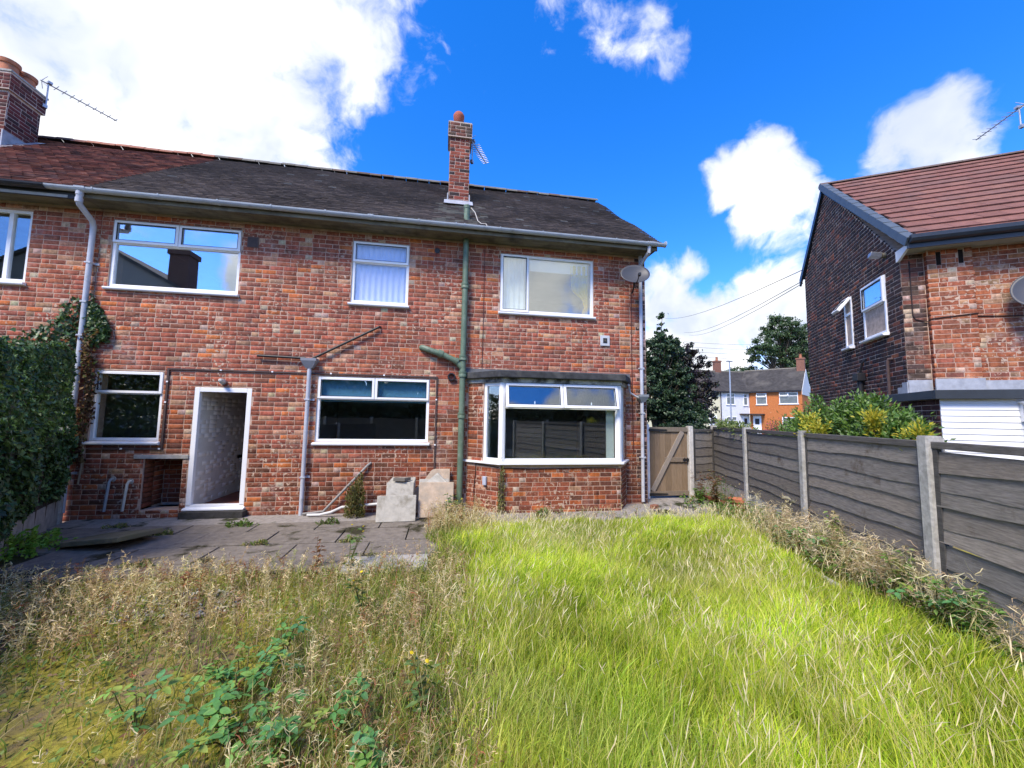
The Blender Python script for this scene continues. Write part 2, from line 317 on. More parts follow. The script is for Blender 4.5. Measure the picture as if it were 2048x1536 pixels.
def brickwork(parent, Mx, u0, u1, z0, z1, holes, pal, mat, keep=0, limits=None, H=.08, Lp=.226, gap=.0085, proud=.0035, name='brick', z_base=0.0, mort=.0085, jit=1.0):
    """courses of separate bricks on the local plane y=0; `keep` nearest full bricks become objects of their own"""
    bl = []; row0 = math.ceil((z0-z_base)/H - 1e-4); nrow = int(math.floor((z1-z_base)/H + 1e-4)) - row0
    for k in range(nrow):
        za = z_base + (row0+k)*H; zc = za + H/2; a, b = u0, u1
        if limits:
            a, b = limits(zc); a = max(a, u0); b = min(b, u1)
            if b-a < .05: continue
        zb_ = za+H; iv = [(a, b, za, zb_)]
        for (hx0, hx1, hz0, hz1) in holes:
            if hz1 <= za or hz0 >= zb_: continue
            nv = []
            for (p, q, e0, e1) in iv:
                if hx1 <= p or hx0 >= q: nv.append((p, q, e0, e1)); continue
                if hx0 > p: nv.append((p, hx0, e0, e1))
                if hx1 < q: nv.append((hx1, q, e0, e1))
                s0, s1 = max(p, hx0), min(q, hx1)
                if hz0-e0 > .03: nv.append((s0, s1, e0, hz0))
                if e1-hz1 > .03: nv.append((s0, s1, hz1, e1))
            iv = nv
        x = math.floor((a-1)/Lp)*Lp + (Lp/2 if (row0+k) % 2 else 0) + random.uniform(-.012, .012)
        while x < b:
            ln = Lp if random.random() > .24 else Lp/2
            for (p, q, e0, e1) in iv:
                s, e = max(x, p), min(x+ln, q)
                if e-s > .035: bl.append((s+gap/2, e-gap/2, e0+mort/2, e1-mort/2, zc))
            x += ln
    Mn = np.array(Mx); inv = Mx
    cand = [i for i, b in enumerate(bl) if b[1]-b[0] > Lp*.9-gap and b[3]-b[2] > H*.8]
    kept = set()
    if keep:
        W = parent.matrix_world if False else None
        def dist(b):
            p = (PW(parent) @ Mx) @ Vector(((b[0]+b[1])/2, 0, b[4])); return (p-CAM).length
        kept = set(sorted(cand, key=lambda i: dist(bl[i]))[:keep])
    V = []; C = []; n = 0
    for i, b in enumerate(bl):
        c = pick(pal((b[0]+b[1])/2, b[4]))
        if mat is M_brick and b[1]-b[0] < .12 and random.random() < .22: c = tuple(v*random.uniform(.85, 1.1) for v in (.50, .36, .26))
        if i in kept:
            key = (mat.name, name, round(c[0], 2), round(c[1], 2), round(c[2], 2), round(b[1]-b[0], 2))
            if key not in _unit:
                mb = MB(); w = Lp-gap; mb.add(brick_pts(0, w, 0, H-mort, 0), BF, c); _unit[key] = mb.mesh(name, mat, col=True)
            o = link(name, _unit[key], parent)
            o.matrix_local = Mx @ Matrix.Translation((b[0]+random.uniform(-.001, .001), -proud+random.uniform(-.0025, .002), b[2])) @ Matrix.Rotation(random.uniform(-.006, .006), 4, 'Y')
        else:
            V += brick_pts(b[0], b[1], b[2]+random.uniform(-.0012, .0012), b[3]+random.uniform(-.0012, .0012), -proud+random.uniform(-.003, .0025)*jit); C += [c]*12
    n = len(V)//12
    if n:
        V = np.array(V); V = V @ Mn[:3, :3].T + Mn[:3, 3]
        F = (np.array(BF)[None] + 12*np.arange(n)[:, None, None]).reshape(-1, 4)
        link('brickwork', np_mesh('brickwork', V, [F], mat, np.array(C)), parent, kind='stuff')
def PW(o):
    m = o.matrix_local.copy() if False else Matrix.LocRotScale(o.location, o.rotation_euler, o.scale)
    p = o.parent
    while p: m = Matrix.LocRotScale(p.location, p.rotation_euler, p.scale) @ m; p = p.parent
    return m
def wall_panel(name, parent, Mx, u0, u1, z0, z1, holes, mat, thick=.26):
    us = sorted({u0, u1, *[h[0] for h in holes], *[h[1] for h in holes]}); us = [u for u in us if u0 <= u <= u1]
    zs = sorted({z0, z1, *[h[2] for h in holes], *[h[3] for h in holes]}); zs = [z for z in zs if z0 <= z <= z1]
    mb = MB(); solid = lambda i, j: 0 <= i < len(us)-1 and 0 <= j < len(zs)-1 and not any(h[0] < (us[i]+us[i+1])/2 < h[1] and h[2] < (zs[j]+zs[j+1])/2 < h[3] for h in holes)
    T = lambda u, y, z: tuple(Mx @ Vector((u, y, z)))
    for i in range(len(us)-1):
        for j in range(len(zs)-1):
            if not solid(i, j): continue
            a, b, c, d = us[i], us[i+1], zs[j], zs[j+1]
            mb.add([T(a, 0, c), T(b, 0, c), T(b, 0, d), T(a, 0, d)], [(0, 1, 2, 3)])
            mb.add([T(a, thick, c), T(b, thick, c), T(b, thick, d), T(a, thick, d)], [(3, 2, 1, 0)])
            if not solid(i-1, j): mb.add([T(a, 0, c), T(a, 0, d), T(a, thick, d), T(a, thick, c)], [(0, 1, 2, 3)])
            if not solid(i+1, j): mb.add([T(b, 0, c), T(b, thick, c), T(b, thick, d), T(b, 0, d)], [(0, 1, 2, 3)])
            if not solid(i, j-1): mb.add([T(a, 0, c), T(a, thick, c), T(b, thick, c), T(b, 0, c)], [(0, 1, 2, 3)])
            if not solid(i, j+1): mb.add([T(a, 0, d), T(b, 0, d), T(b, thick, d), T(a, thick, d)], [(0, 1, 2, 3)])
    return mb.build(name, mat, parent)

# ------------------------------------------------------------------ windows
def ring(mb, x0, x1, z0, z1, t, y0, y1):
    mb.box(x0, x0+t, y0, y1, z0, z1); mb.box(x1-t, x1, y0, y1, z0, z1)
    mb.box(x0+t, x1-t, y0, y1, z0, z0+t); mb.box(x0+t, x1-t, y0, y1, z1-t, z1)
def pane(parent, x0, x1, z0, z1, y, mat):
    return MB().box(x0, x1, y, y+.006, z0, z1).build('pane', mat, parent)
def casement(parent, x0, x1, z0, z1, y, glass, tilt=0.0, t=.05):
    """an opening light hung at its top edge"""
    mb = MB(); h = z1-z0; ring(mb, 0, x1-x0, -h, 0, t, -.028, .03)
    o = mb.build('casement', M_upvc, parent, loc=(x0, y, z1), rot=(-tilt, 0, 0), bevel=.006)
    p = MB().box(t-.004, x1-x0-t+.004, -.004, .002, -h+t-.004, -t+.004).build('pane', glass, parent, loc=(x0, y, z1), rot=(-tilt, 0, 0))
    g = MB(); ring(g, t-.008, x1-x0-t+.008, -h+t-.008, -t+.008, .009, -.0285, -.008)
    g.build('gasket', M_black, parent, loc=(x0, y, z1), rot=(-tilt, 0, 0))
    return o
def window(house, Mx, w, h, kind, glass, sill=True, label=None, tilts=(0, 0), frac=.33):
    t = .05; mb = MB(); ring(mb, 0, w, 0, h, t, 0, .065)
    zt = h*(1-frac)
    if kind in ('two', 'one'): mb.box(t, w-t, .001, .064, zt-.03, zt+.03)
    if kind == 'two': mb.box(w/2-.028, w/2+.028, .002, .063, zt+.03, h-t)
    if kind == 'side': mb.box(w*.29-.025, w*.29+.025, .001, .064, t, h-t)
    if kind == 'mull': mb.box(w*.84-.03, w*.84+.03, .001, .064, t, h-t)
    win = mb.build('window', M_upvc, house, bevel=.005, label=label); win.matrix_local = Mx
    if kind == 'two':
        casement(win, .012, w/2-.004, zt-.012, h-.012, -.004, glass, tilts[0]); casement(win, w/2+.004, w-.012, zt-.012, h-.012, -.004, glass, tilts[1])
        pane(win, t-.002, w-t+.002, t-.002, zt-.028, .03, glass)
    elif kind == 'one':
        casement(win, .012, w-.012, zt-.012, h-.012, -.004, glass, tilts[0]); pane(win, t-.002, w-t+.002, t-.002, zt-.028, .03, glass)
    elif kind == 'side':
        casement(win, .012, w*.29+.012, .012, h-.012, -.004, glass, 0); pane(win, w*.29+.023, w-t+.002, t-.002, h-t+.002, .03, glass)
    elif kind == 'mull':
        pane(win, t-.002, w*.84-.028, t-.002, h-t+.002, .03, glass); pane(win, w*.84+.028, w-t+.002, t-.002, h-t+.002, .03, glass)
    else:
        pane(win, t-.002, w-t+.002, t-.002, h-t+.002, .03, glass)
    if sill:
        s = MB(); s.prism([(-.085, -.012), (-.085, .012), (.0, .03), (.03, .03), (.03, -.03), (-.07, -.03)], -.03, w+.03, 'x'); s.build('sill', M_upvc, win, bevel=.003, loc=(0, 0, -.03))
    return win
T3 = lambda x, y, z: Matrix.Translation((x, y, z))
I4 = Matrix.Identity(4)

# ------------------------------------------------------------------ main house
HOUSE = empty('brick_house', (0, 0, 0), label='two storey red brick house with dark grey roof, open back door and bay window', cat='house')
XL, WT = -9.72, 5.06
W = {'W1': (-9.55, -7.60, 3.75, 4.90), 'W2': (-5.75, -4.74, 3.73, 4.89), 'W3': (-3.02, -1.12, 3.73, 4.89), 'W4': (-9.59, -8.60, 1.22, 2.36), 'D': (-8.13, -7.26, .12, 2.12), 'W5': (-6.22, -4.29, 1.22, 2.37)}
COAL = (-8.78, -8.22, .12, .94)
BAYHOLE = (-3.2, -.62, .9, 2.34)
holes = list(W.values()) + [COAL]
wall = wall_panel('wall', HOUSE, I4, XL, 0, -.15, WT, holes + [BAYHOLE], M_mortar)
def pal_main(u, z):
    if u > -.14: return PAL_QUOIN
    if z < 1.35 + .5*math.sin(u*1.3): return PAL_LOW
    return PAL_RED
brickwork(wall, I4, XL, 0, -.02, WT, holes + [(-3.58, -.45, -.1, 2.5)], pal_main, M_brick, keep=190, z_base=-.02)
# right-hand side wall and hidden back wall
sw = wall_panel('side_wall', HOUSE, Matrix.Translation((-.012, .262, 0)) @ Matrix.Rotation(R(90), 4, 'Z'), 0, 5.55, -.15, WT, [], M_mortardk, .2)
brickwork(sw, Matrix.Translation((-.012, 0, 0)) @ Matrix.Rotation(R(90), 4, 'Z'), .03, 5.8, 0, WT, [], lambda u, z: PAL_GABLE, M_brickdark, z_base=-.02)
MB().prism([(.0, WT), (5.8, WT), (2.9, 7.72)], -.25, -.012, 'x').build('gable', M_mortardk, HOUSE)
MB().box(XL, -.22, 5.55, 5.8, -.1, WT).build('street_wall', M_mortar, HOUSE)
# floors and partitions inside
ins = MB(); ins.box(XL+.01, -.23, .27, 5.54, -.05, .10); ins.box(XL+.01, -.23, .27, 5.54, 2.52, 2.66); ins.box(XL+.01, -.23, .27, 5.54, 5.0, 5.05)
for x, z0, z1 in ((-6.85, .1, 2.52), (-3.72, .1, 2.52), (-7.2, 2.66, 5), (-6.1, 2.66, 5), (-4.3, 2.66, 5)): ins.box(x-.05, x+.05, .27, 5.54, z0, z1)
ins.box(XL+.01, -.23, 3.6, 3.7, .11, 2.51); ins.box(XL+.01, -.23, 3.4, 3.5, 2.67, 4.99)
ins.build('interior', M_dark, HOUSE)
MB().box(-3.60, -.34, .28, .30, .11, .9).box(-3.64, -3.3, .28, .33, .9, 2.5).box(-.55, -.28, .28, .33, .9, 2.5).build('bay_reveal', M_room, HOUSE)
MB().box(-1.03, -.88, -.395, -.375, .92, 1.86).build('reveal_board', M_room, HOUSE); MB().box(-3.34, -3.16, -.06, -.04, .92, 2.3).build('reveal_board', M_room, HOUSE)
# windows
def main_win(k, kind, glass, label, **kw):
    x0, x1, z0, z1 = W[k]; return window(HOUSE, T3(x0, .022, z0+.0), x1-x0, z1-z0, kind, glass, label=label, **kw)
main_win('W1', 'two', M_glass, 'wide upstairs window mirroring a chimney and sky')
M_frost = glass_mat('patterned_bathroom_glass', .10, (.92, .94, .99), .3)
main_win('W2', 'one', M_frost, 'narrow upstairs window with patterned frosted glass')
main_win('W3', 'side', M_glass_bright, 'upstairs window with yellow curtain behind it')
main_win('W4', 'one', M_glass_lo, 'small ground floor window beside the ivy', frac=.31)
main_win('W5', 'two', M_glass_lo, 'wide ground floor window with blue blind')
# open back door: frame, painted passage, tiled floor
x0, x1, z0, z1 = W['D']; t = .075
d = MB(); d.box(x0, x0+t, .0, .075, z0+.05, z1); d.box(x1-t, x1, .0, .075, z0+.05, z1); d.box(x0+t, x1-t, .0, .075, z1-t, z1); d.box(x0, x1, -.0, .085, z0+.0, z0+.07)
df = d.build('door_frame', M_upvc, HOUSE, bevel=.006)
MB().prism([(-.06, -.012), (-.06, .008), (.0, .028), (.03, .028), (.03, -.012)], x0-.02, x1+.02, 'x').build('threshold', M_upvc, df, loc=(0, -.004, z0), bevel=.003)
PX = x0+.03
pw = MB().box(PX-.12, PX-.012, .1, 2.6, .1, 2.5).build('passage_wall', M_paint, HOUSE)
Mp = Matrix.Translation((PX-.012, .1, 0)) @ Matrix.Rotation(R(90), 4, 'Z')
brickwork(pw, Mp, 0, 2.1, .12, 2.48, [], lambda u, z: [(1, (1, 1, 1))], simple('painted_brick_face', (.78, .78, .76), .7, .03, 8, .15, 40, .25), z_base=-.02, proud=.0, mort=.006, gap=.006, jit=.15)
MB().box(PX-.01, -6.91, .09, 3.58, .1, .118).build('passage_floor', M_quarry, HOUSE)
MB().box(PX+.02, PX+.07, 2.22, 2.27, .12, 2.4).build('door_jamb', M_upvc, HOUSE)
MB().box(PX+.10, PX+.52, 2.62, 2.66, .2, 2.2).build('inner_door', simple('inner_door_paint', (.52, .56, .64), .5, .05), HOUSE, bevel=.004)
MB().box(-7.02, -6.92, .3, 3.5, .2, 2.4).build('meter_board', M_dark, HOUSE)
# coal-hole recess below the small window
cx0, cx1, cz0, cz1 = COAL
rc = MB(); rc.box(cx0-.1, cx0, .03, .55, -.05, cz1+.1); rc.box(cx1, cx1+.08, .26, .55, -.05, cz1+.1); rc.box(cx0, cx1, .5, .6, -.05, cz1+.1); rc.box(cx0, cx1, .03, .5, -.05, .10); rc.box(cx0, cx1, .03, .5, cz1, cz1+.1)
rc = rc.build('coal_hole', M_mortardk, HOUSE)
Mr = Matrix.Translation((cx0+.002, .03, 0)) @ Matrix.Rotation(R(90), 4, 'Z'); brickwork(rc, Mr, 0, .47, .1, cz1, [], lambda u, z: PAL_LOW, M_brickdark, z_base=-.02)
brickwork(rc, T3(0, .498, 0), cx0, cx1, .1, cz1, [], lambda u, z: PAL_LOW, M_brickdark, z_base=-.02)
MB().box(cx0-.14, cx1+.085, -.02, .2, cz1-.005, cz1+.065).build('lintel', M_conc, HOUSE, bevel=.008)
# eaves: soffit, fascia, gutter with brackets
MB().box(XL, .06, -.37, .02, WT-.005, WT+.03).build('soffit', M_soffit, HOUSE)
MB().box(XL, .06, -.40, -.372, WT-.03, WT+.13).build('fascia', M_soffit, HOUSE)
def gutter(parent, xa, xb, y, z, mat, droop=0.0, r=.058):
    pts = [(r*math.cos(a)+y, r*math.sin(a)*1.0+z) for a in np.linspace(math.pi, 2*math.pi, 9)]; pin = [(y+(p-y)*.9, z+(q-z)*.9) for p, q in pts]
    mb = MB(); poly = pts + pin[::-1]; n = len(poly)
    va = [(xa, p, q) for p, q in poly] + [(xb, p, q+droop) for p, q in poly]
    mb.add(va, [tuple(range(n)), tuple(range(2*n-1, n-1, -1))] + [(i, i+n, (i+1) % n+n, (i+1) % n) for i in range(n)])
    return mb.build('gutter', mat, parent)
gt = gutter(HOUSE, -10.15, .19, -.46, WT+.09, M_gutter)
def gclip(x, w=.022, r=.064):
    mb = MB(); pts = [(r*math.cos(a)-.46, r*math.sin(a)+WT+.092) for a in np.linspace(math.pi*.97, 2.03*math.pi, 9)]; pin = [(-.46+(p+.46)*.93, WT+.092+(q-WT-.092)*.93) for p, q in pts]
    mb.prism(pts+pin[::-1], x-w/2, x+w/2, 'x'); return mb.build('gutter_clip', M_gutter, gt)
for x in (-9.72, -9.5, -8.6, -7.75, -6.95, -6.1, -5.4, -5.33, -4.55, -3.9, -3.75, -3.1, -2.3, -1.55, -.85, -.2, -.02): gclip(x)
gclip(-9.67, .14, .066); gclip(-5.36, .05, .066); gclip(-.11, .13, .066)
MB().tube([(.19, -.46, WT+.088), (.2, -.46, WT+.088)], .062, 14).build('gutter_end', M_gutter, gt)
# ------------------------------------------------------------------ tiled roofs
EZ, EY, RZ, RY = 5.16, -.46, 7.92, 2.9
SL = math.hypot(RZ-EZ, RY-EY); sy, sz = (RY-EY)/SL, (RZ-EZ)/SL; ny, nz = -sz, sy
def tile_course(parent, xa, xb, colf, gauge=.1, tw=.165, name='roof_tiles'):
    V = []; C = []; rows = int(SL/gauge)
    for k in range(rows):
        s0 = k*gauge; s1 = s0+gauge*1.25; x = xa + (tw/2 if k % 2 else 0)*1.0 - (tw if k % 2 else 0)
        x = xa - (tw/2 if k % 2 else 0)
        while x < xb - 1e-4:
            a, b = max(x, xa)+.0015, min(x+tw, xb)-.0015; x += tw
            if b-a < .02: continue
            l0 = .024+random.uniform(-.004, .005); l1 = .004; dz = random.uniform(-.002, .002)
            sag = .012*math.sin(a*.9+k*.21)+.008*math.sin(a*2.1-k*.33)
            P = lambda u, s, l: (u, EY+sy*s+ny*(l+sag), EZ+sz*s+nz*(l+sag))
            s0j = s0+random.uniform(-.004, .004)
            c_ = colf(a, s0); e_ = tuple(min(.6, q*2.6+.02) for q in c_)  # butt edge painted paler than the tile, a highlight put into the colour
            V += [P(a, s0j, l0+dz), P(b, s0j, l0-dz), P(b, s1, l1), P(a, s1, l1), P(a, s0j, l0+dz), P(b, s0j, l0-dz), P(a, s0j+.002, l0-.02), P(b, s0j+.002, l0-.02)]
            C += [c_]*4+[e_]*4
    n = len(V)//8; F = (np.array([(0, 1, 2, 3), (6, 7, 5, 4)])[None]+8*np.arange(n)[:, None, None]).reshape(-1, 4)
    return link(name, np_mesh(name, np.array(V), [F], M_tile, np.array(C)), parent, kind='stuff')
def grey_tile(x, s):
    base = random.choice([(.092, .073, .062), (.085, .068, .058), (.098, .077, .065), (.088, .068, .054)])
    k = 1+.22*math.sin(x*1.7+s*.8)*math.sin(s*1.9+.4*x); j = random.uniform(.92, 1.08)
    if -4.35 < x < -3.35 and s < 1.75 and random.random() < .55: return tuple(c*j for c in (.15, .14, .115))   # lichen-pale run below the stack
    if random.random() < .012: return (.16, .155, .14)
    return tuple(c*k*j for c in base)
def red_tile(x, s):
    b = random.choice([(.155, .062, .042), (.115, .05, .038), (.20, .085, .055), (.085, .042, .036), (.17, .072, .05)]); j = random.uniform(.9, 1.1)
    k = .70 if math.sin(x*5.3+s*9.0) + math.sin(x*9.1-s*6.0)*.6 > .55 else 1.1
    return tuple(c*j*k for c in b)
rf = MB(); P = lambda u, s, l: (u, EY+sy*s+ny*l, EZ+sz*s+nz*l)
for l in (-.03,): rf.add([P(XL, 0, l), P(.1, 0, l), P(.1, SL, l), P(XL, SL, l), (.1, 6.2, EZ), (XL, 6.2, EZ)], [(0, 1, 2, 3), (3, 2, 4, 5)])
ROOF = rf.build('roof', M_felt, HOUSE)
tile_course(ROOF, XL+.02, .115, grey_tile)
MB().prism([(EY+.02, EZ-.05), (EY+.04, EZ-.02), (RY, RZ-.04), (6.2, EZ-.02), (6.2, EZ-.09), (RY, RZ-.16)], .04, .075, 'x').build('bargeboard', M_soffit, ROOF)
def ridge_tile(parent, x0, x1, mat, col, r=.135):
    mb = MB(); pts = [(RY+r*math.cos(a), RZ-.015+r*.72*math.sin(a)) for a in np.linspace(math.pi, 0, 8)]; inn = [(RY+(p-RY)*.86, RZ-.015+(q-RZ+.015)*.84) for p, q in pts]
    mb.prism(pts+inn[::-1], x0, x1, 'x', col)
    return mb.build('ridge_tile', mat, parent, col=True, loc=(0, 0, random.uniform(-.006, .008)), rot=(0, random.uniform(-.0006, .0006), 0))
x = XL
while x < .1:
    e = min(x+.30, .12); g = random.uniform(.8, 1.15); c = (.19*g, .18*g, .155*g) if random.random() > .2 else (.15*g, .11*g, .085*g)
    ridge_tile(ROOF, x+.004, e-.004, M_tile, c); x += .30
# ------------------------------------------------------------------ chimney stack on the rear slope
CH = MB().box(-4.07, -3.63, 1.06, 1.50, 6.25, 7.94).box(-4.115, -3.585, 1.015, 1.545, 7.94, 8.29).build('chimney', M_mortardk, HOUSE)
def stack(parent, x0, x1, y0, y1, z0, z1, pal, mat, keep=0):
    brickwork(parent, T3(0, y0, 0), x0, x1, z0, z1, [], pal, mat, keep=keep, z_base=z0)
    brickwork(parent, Matrix.Translation((x1, 0, 0)) @ Matrix.Rotation(R(90), 4, 'Z'), y0, y1, z0, z1, [], pal, mat, z_base=z0)
    brickwork(parent, Matrix.Translation((x0, 0, 0)) @ Matrix.Rotation(R(-90), 4, 'Z'), -y1, -y0, z0, z1, [], pal, mat, z_base=z0)
    brickwork(parent, Matrix.Translation((0, y1, 0)) @ Matrix.Rotation(R(180), 4, 'Z'), -x1, -x0, z0, z1, [], pal, mat, z_base=z0)
PAL_SOOT = [(30, (.075, .058, .045)), (30, (.10, .07, .05)), (15, (.15, .065, .045))]
stack(CH, -4.07, -3.63, 1.06, 1.50, 6.42, 7.94, lambda u, z: PAL_CHIM, M_brickchim, keep=24)
stack(CH, -4.115, -3.585, 1.015, 1.545, 7.96, 8.29, lambda u, z: PAL_SOOT, M_brickchim)
MB().box(-4.10, -3.60, 1.03, 1.53, 8.285, 8.315).build('cap', M_conc, CH)
MB().lathe([(.0, 0), (.125, 0), (.115, .22), (.125, .24), (.125, .30), (.09, .355), (.04, .375), (.0, .378)], 18).build('chimney_pot', simple('red_clay_pot', (.36, .10, .06), .8, .15), CH, loc=(-3.89, 1.22, 8.30), smooth=True)
fl = MB(); fl.box(-4.11, -3.59, 1.02, 1.052, 6.30, 6.46); fl.box(-4.10, -4.078, 1.04, 1.5, 6.33, 6.62); fl.box(-3.622, -3.60, 1.04, 1.5, 6.33, 6.62)
fl.add([(-4.16, .78, 6.24), (-3.54, .78, 6.24), (-3.54, 1.05, 6.47), (-4.16, 1.05, 6.47)], [(0, 1, 2, 3)])
fl.build('flashing', M_lead, CH)
# ------------------------------------------------------------------ pipes
def pipe(parent, pts, r, mat, name, seg=12, collars=()):
    o = MB().tube(pts, r, seg).build(name, mat, parent); smooth_angle(o)
    for (x, y, z, rr_, h) in collars:
        c = MB().lathe([(r, -h/2), (rr_, -h/2), (rr_, -h*.1), (rr_*.93, 0), (rr_, h*.1), (rr_, h/2), (r, h/2)], 14).build('collar', mat, o, loc=(x, y, z)); smooth_angle(c)
    return o
sp = pipe(HOUSE, [(-3.70, -.09, .12), (-3.70, -.09, 2.6), (-3.695, -.09, 4.0), (-3.70, -.10, 5.0), (-3.70, -.12, 5.72)], .055, M_green, 'soil_pipe', 14,
          [(-3.70, -.09, 1.72, .072, .10), (-3.70, -.09, 2.48, .074, .11), (-3.70, -.09, 2.78, .074, .09), (-3.697, -.09, 4.15, .072, .10), (-3.70, -.105, 5.22, .064, .05), (-3.70, -.118, 5.68, .063, .05)])
br = MB().tube([(-4.46, .0, 2.955), (-4.44, -.05, 2.95), (-4.30, -.085, 2.90), (-4.05, -.09, 2.82), (-3.82, -.09, 2.72), (-3.72, -.09, 2.60)], .052, 14).build('branch_pipe', M_green, sp); smooth_angle(br)
c = MB().tube([(-4.16, -.09, 2.862), (-4.07, -.09, 2.828)], .068, 14).build('collar', M_green, sp); smooth_angle(c)
c = MB().tube([(-3.84, -.09, 2.735), (-3.79, -.09, 2.70)], .066, 14).build('collar', M_green, sp); smooth_angle(c)
def downpipe(x, z0, z1, r, brks, mat=M_pvcgrey, shoe=None):
    o = pipe(HOUSE, [(x, -.07, z0)] + [(x, -.07, z1)], r, mat, 'downpipe')
    for z in brks:
        b = MB().box(x-r-.006, x+r+.006, -.07-r-.006, -.001, z-.012, z+.012).box(x+r, x+r+.06, -.02, -.001, z-.018, z+.018); b.build('pipe_clip', mat, o)
    return o
dl = downpipe(-9.78, .12, 4.74, .038, (4.1, 3.45, 2.9, 1.05, .72))
sn = MB().tube([(-9.70, -.455, WT+.05), (-9.70, -.455, 4.94), (-9.70, -.44, 4.90), (-9.76, -.12, 4.78), (-9.78, -.07, 4.70), (-9.78, -.07, 4.60)], .04, 12).build('swan_neck', M_pvcgrey, dl); smooth_angle(sn)
for a, b in ((WT+.05, WT-.02), (4.99, 4.92)): smooth_angle(MB().tube([(-9.70, -.455, a), (-9.70, -.455, b)], .047, 12).build('collar', M_pvcgrey, dl))
dr = downpipe(-.135, .10, 5.05, .034, (2.72, 1.82, .95)); smooth_angle(MB().tube([(-.135, -.44, WT+.05), (-.135, -.43, 4.98), (-.135, -.1, 4.86), (-.135, -.07, 4.78)], .036, 12).build('swan_neck', M_pvcgrey, dr))
def hopper(x, z, w=.20, h=.15):
    mb = MB(); a, b = w/2, w*.22
    vs = [(x-a, -.16, z), (x+a, -.16, z), (x+a, -.01, z), (x-a, -.01, z), (x-a, -.16, z-.045), (x+a, -.16, z-.045), (x+a, -.01, z-.045), (x-a, -.01, z-.045), (x-b, -.11, z-h), (x+b, -.11, z-h), (x+b, -.02, z-h), (x-b, -.02, z-h)]
    mb.add(vs, [(0, 1, 2, 3), (0, 4, 5, 1), (1, 5, 6, 2), (3, 7, 4, 0), (4, 8, 9, 5), (5, 9, 10, 6), (7, 11, 8, 4), (8, 11, 10, 9)]); return mb
hopper(-.13, 2.19).build('hopper_head', simple('hopper_grey', (.22, .24, .26), .5, .1), dr)
dm = downpipe(-6.345, -.01, 2.5, .034, (1.95, .63), M_pvcgrey)
hopper(-6.345, 2.665, .25, .17).build('hopper_head', simple('hopper_dark_grey', (.23, .24, .27), .5, .1), dm)
smooth_angle(MB().tube([(-7.19, -.06, 2.685), (-6.42, -.07, 2.668)], .022, 10).build('waste_pipe', M_black, HOUSE))
smooth_angle(MB().tube([(-6.30, -.07, 2.67), (-5.22, -.055, 3.29), (-5.2, .0, 3.30)], .020, 10).build('waste_pipe', M_black, HOUSE))
smooth_angle(MB().tube([(-5.26, .0, .86), (-5.30, -.04, .83), (-5.98, -.10, .06), (-6.3, -.12, .03)], .022, 10).build('waste_pipe', simple('old_grey_pipe', (.25, .24, .22), .7, .2), HOUSE))
smooth_angle(MB().tube([(-4.95, -.30, .22), (-5.65, -.26, .16), (-5.82, -.25, .08), (-6.0, -.24, .04), (-6.2, -.20, .03)], .022, 10).build('waste_pipe', simple('white_pipe', (.62, .62, .60), .5, .1, dirt=(.3, .3, .28)), HOUSE))
for x, m, h in ((-9.18, simple('grey_overflow', (.30, .32, .33), .6, .2), .62), (-8.93, simple('cream_overflow', (.52, .50, .42), .6, .15, dirt=(.3, .28, .22)), .58)):
    smooth_angle(MB().tube([(x, .0, h), (x, -.05, h), (x-.004, -.07, h-.03), (x-.03, -.08, .13)], .019, 10).build('waste_pipe', m, HOUSE))
    MB().lathe([(.0, 0), (.045, 0), (.04, .008), (0, .01)], 12).build('pipe_seal', M_conc, HOUSE, loc=(x, .0, h), rot=(R(90), 0, 0))
# vents, flue plate, conduit, cables
smooth_angle(MB().lathe([(.062, .002), (.062, -.03), (.05, -.03), (.05, .0)], 18).build('vent_hole', M_black, HOUSE, loc=(-4.235, -.01, 4.825), rot=(R(90), 0, 0)))
MB().lathe([(0, 0), (.05, 0)], 16).build('vent_dark', M_black, HOUSE, loc=(-4.235, -.012, 4.825), rot=(R(90), 0, 0))
smooth_angle(MB().lathe([(.0, -.02), (.048, -.02), (.05, .04), (.07, .04), (.075, .0), (.07, -.03)], 18).build('extract_duct', M_black, HOUSE, loc=(-3.90, -.02, 2.43), rot=(R(90), 0, 0)))
av = MB().box(-7.50, -7.32, -.02, .01, 4.60, 4.79).build('air_brick', simple('airbrick_frame', (.14, .09, .075), .8, .2), HOUSE)
for i in range(8): MB().box(-7.485, -7.335, -.026, -.021, 4.615+i*.021, 4.623+i*.021).build('louvre', M_black, av, rot=(0, 0, 0))
fp = MB().box(-.985, -.79, -.03, .0, 3.15, 3.36).build('flue_plate', simple('flue_grey', (.50, .52, .54), .5, .08), HOUSE, bevel=.005)
MB().box(-.93, -.845, -.035, -.031, 3.205, 3.305).build('flue_grille', M_black, fp); MB().box(-.905, -.87, -.042, -.036, 3.235, 3.275).build('flue_knob', M_soffit, fp)
cd = MB(); cd.box(-9.55, -8.55, -.026, .0, 1.085, 1.115); cd.box(-8.55, -8.52, -.026, .0, 1.085, 2.425); cd.box(-8.52, -4.15, -.026, .0, 2.40, 2.425); cd.box(-4.175, -4.15, -.026, -.0, .62, 2.40)
cd = cd.build('conduit', simple('brown_conduit', (.075, .05, .045), .6, .25), HOUSE)
for x, z in ((-9.1, 1.1), (-8.56, 1.1), (-8.535, 1.86), (-8.535, 2.2), (-7.75, 2.418), (-6.95, 2.418), (-6.0, 2.418), (-5.1, 2.418), (-4.163, 2.0), (-4.163, 1.18)): MB().box(x-.014, x+.014, -.034, -.002, z-.012, z+.012).build('cable_clip', M_upvc, cd)
smooth_angle(MB().tube([(-.31, -.01, 4.55), (-.315, -.01, 3.2), (-.30, -.012, 1.4), (-.29, -.012, 1.0)], .008, 6).build('aerial_cable', M_cablered, HOUSE))
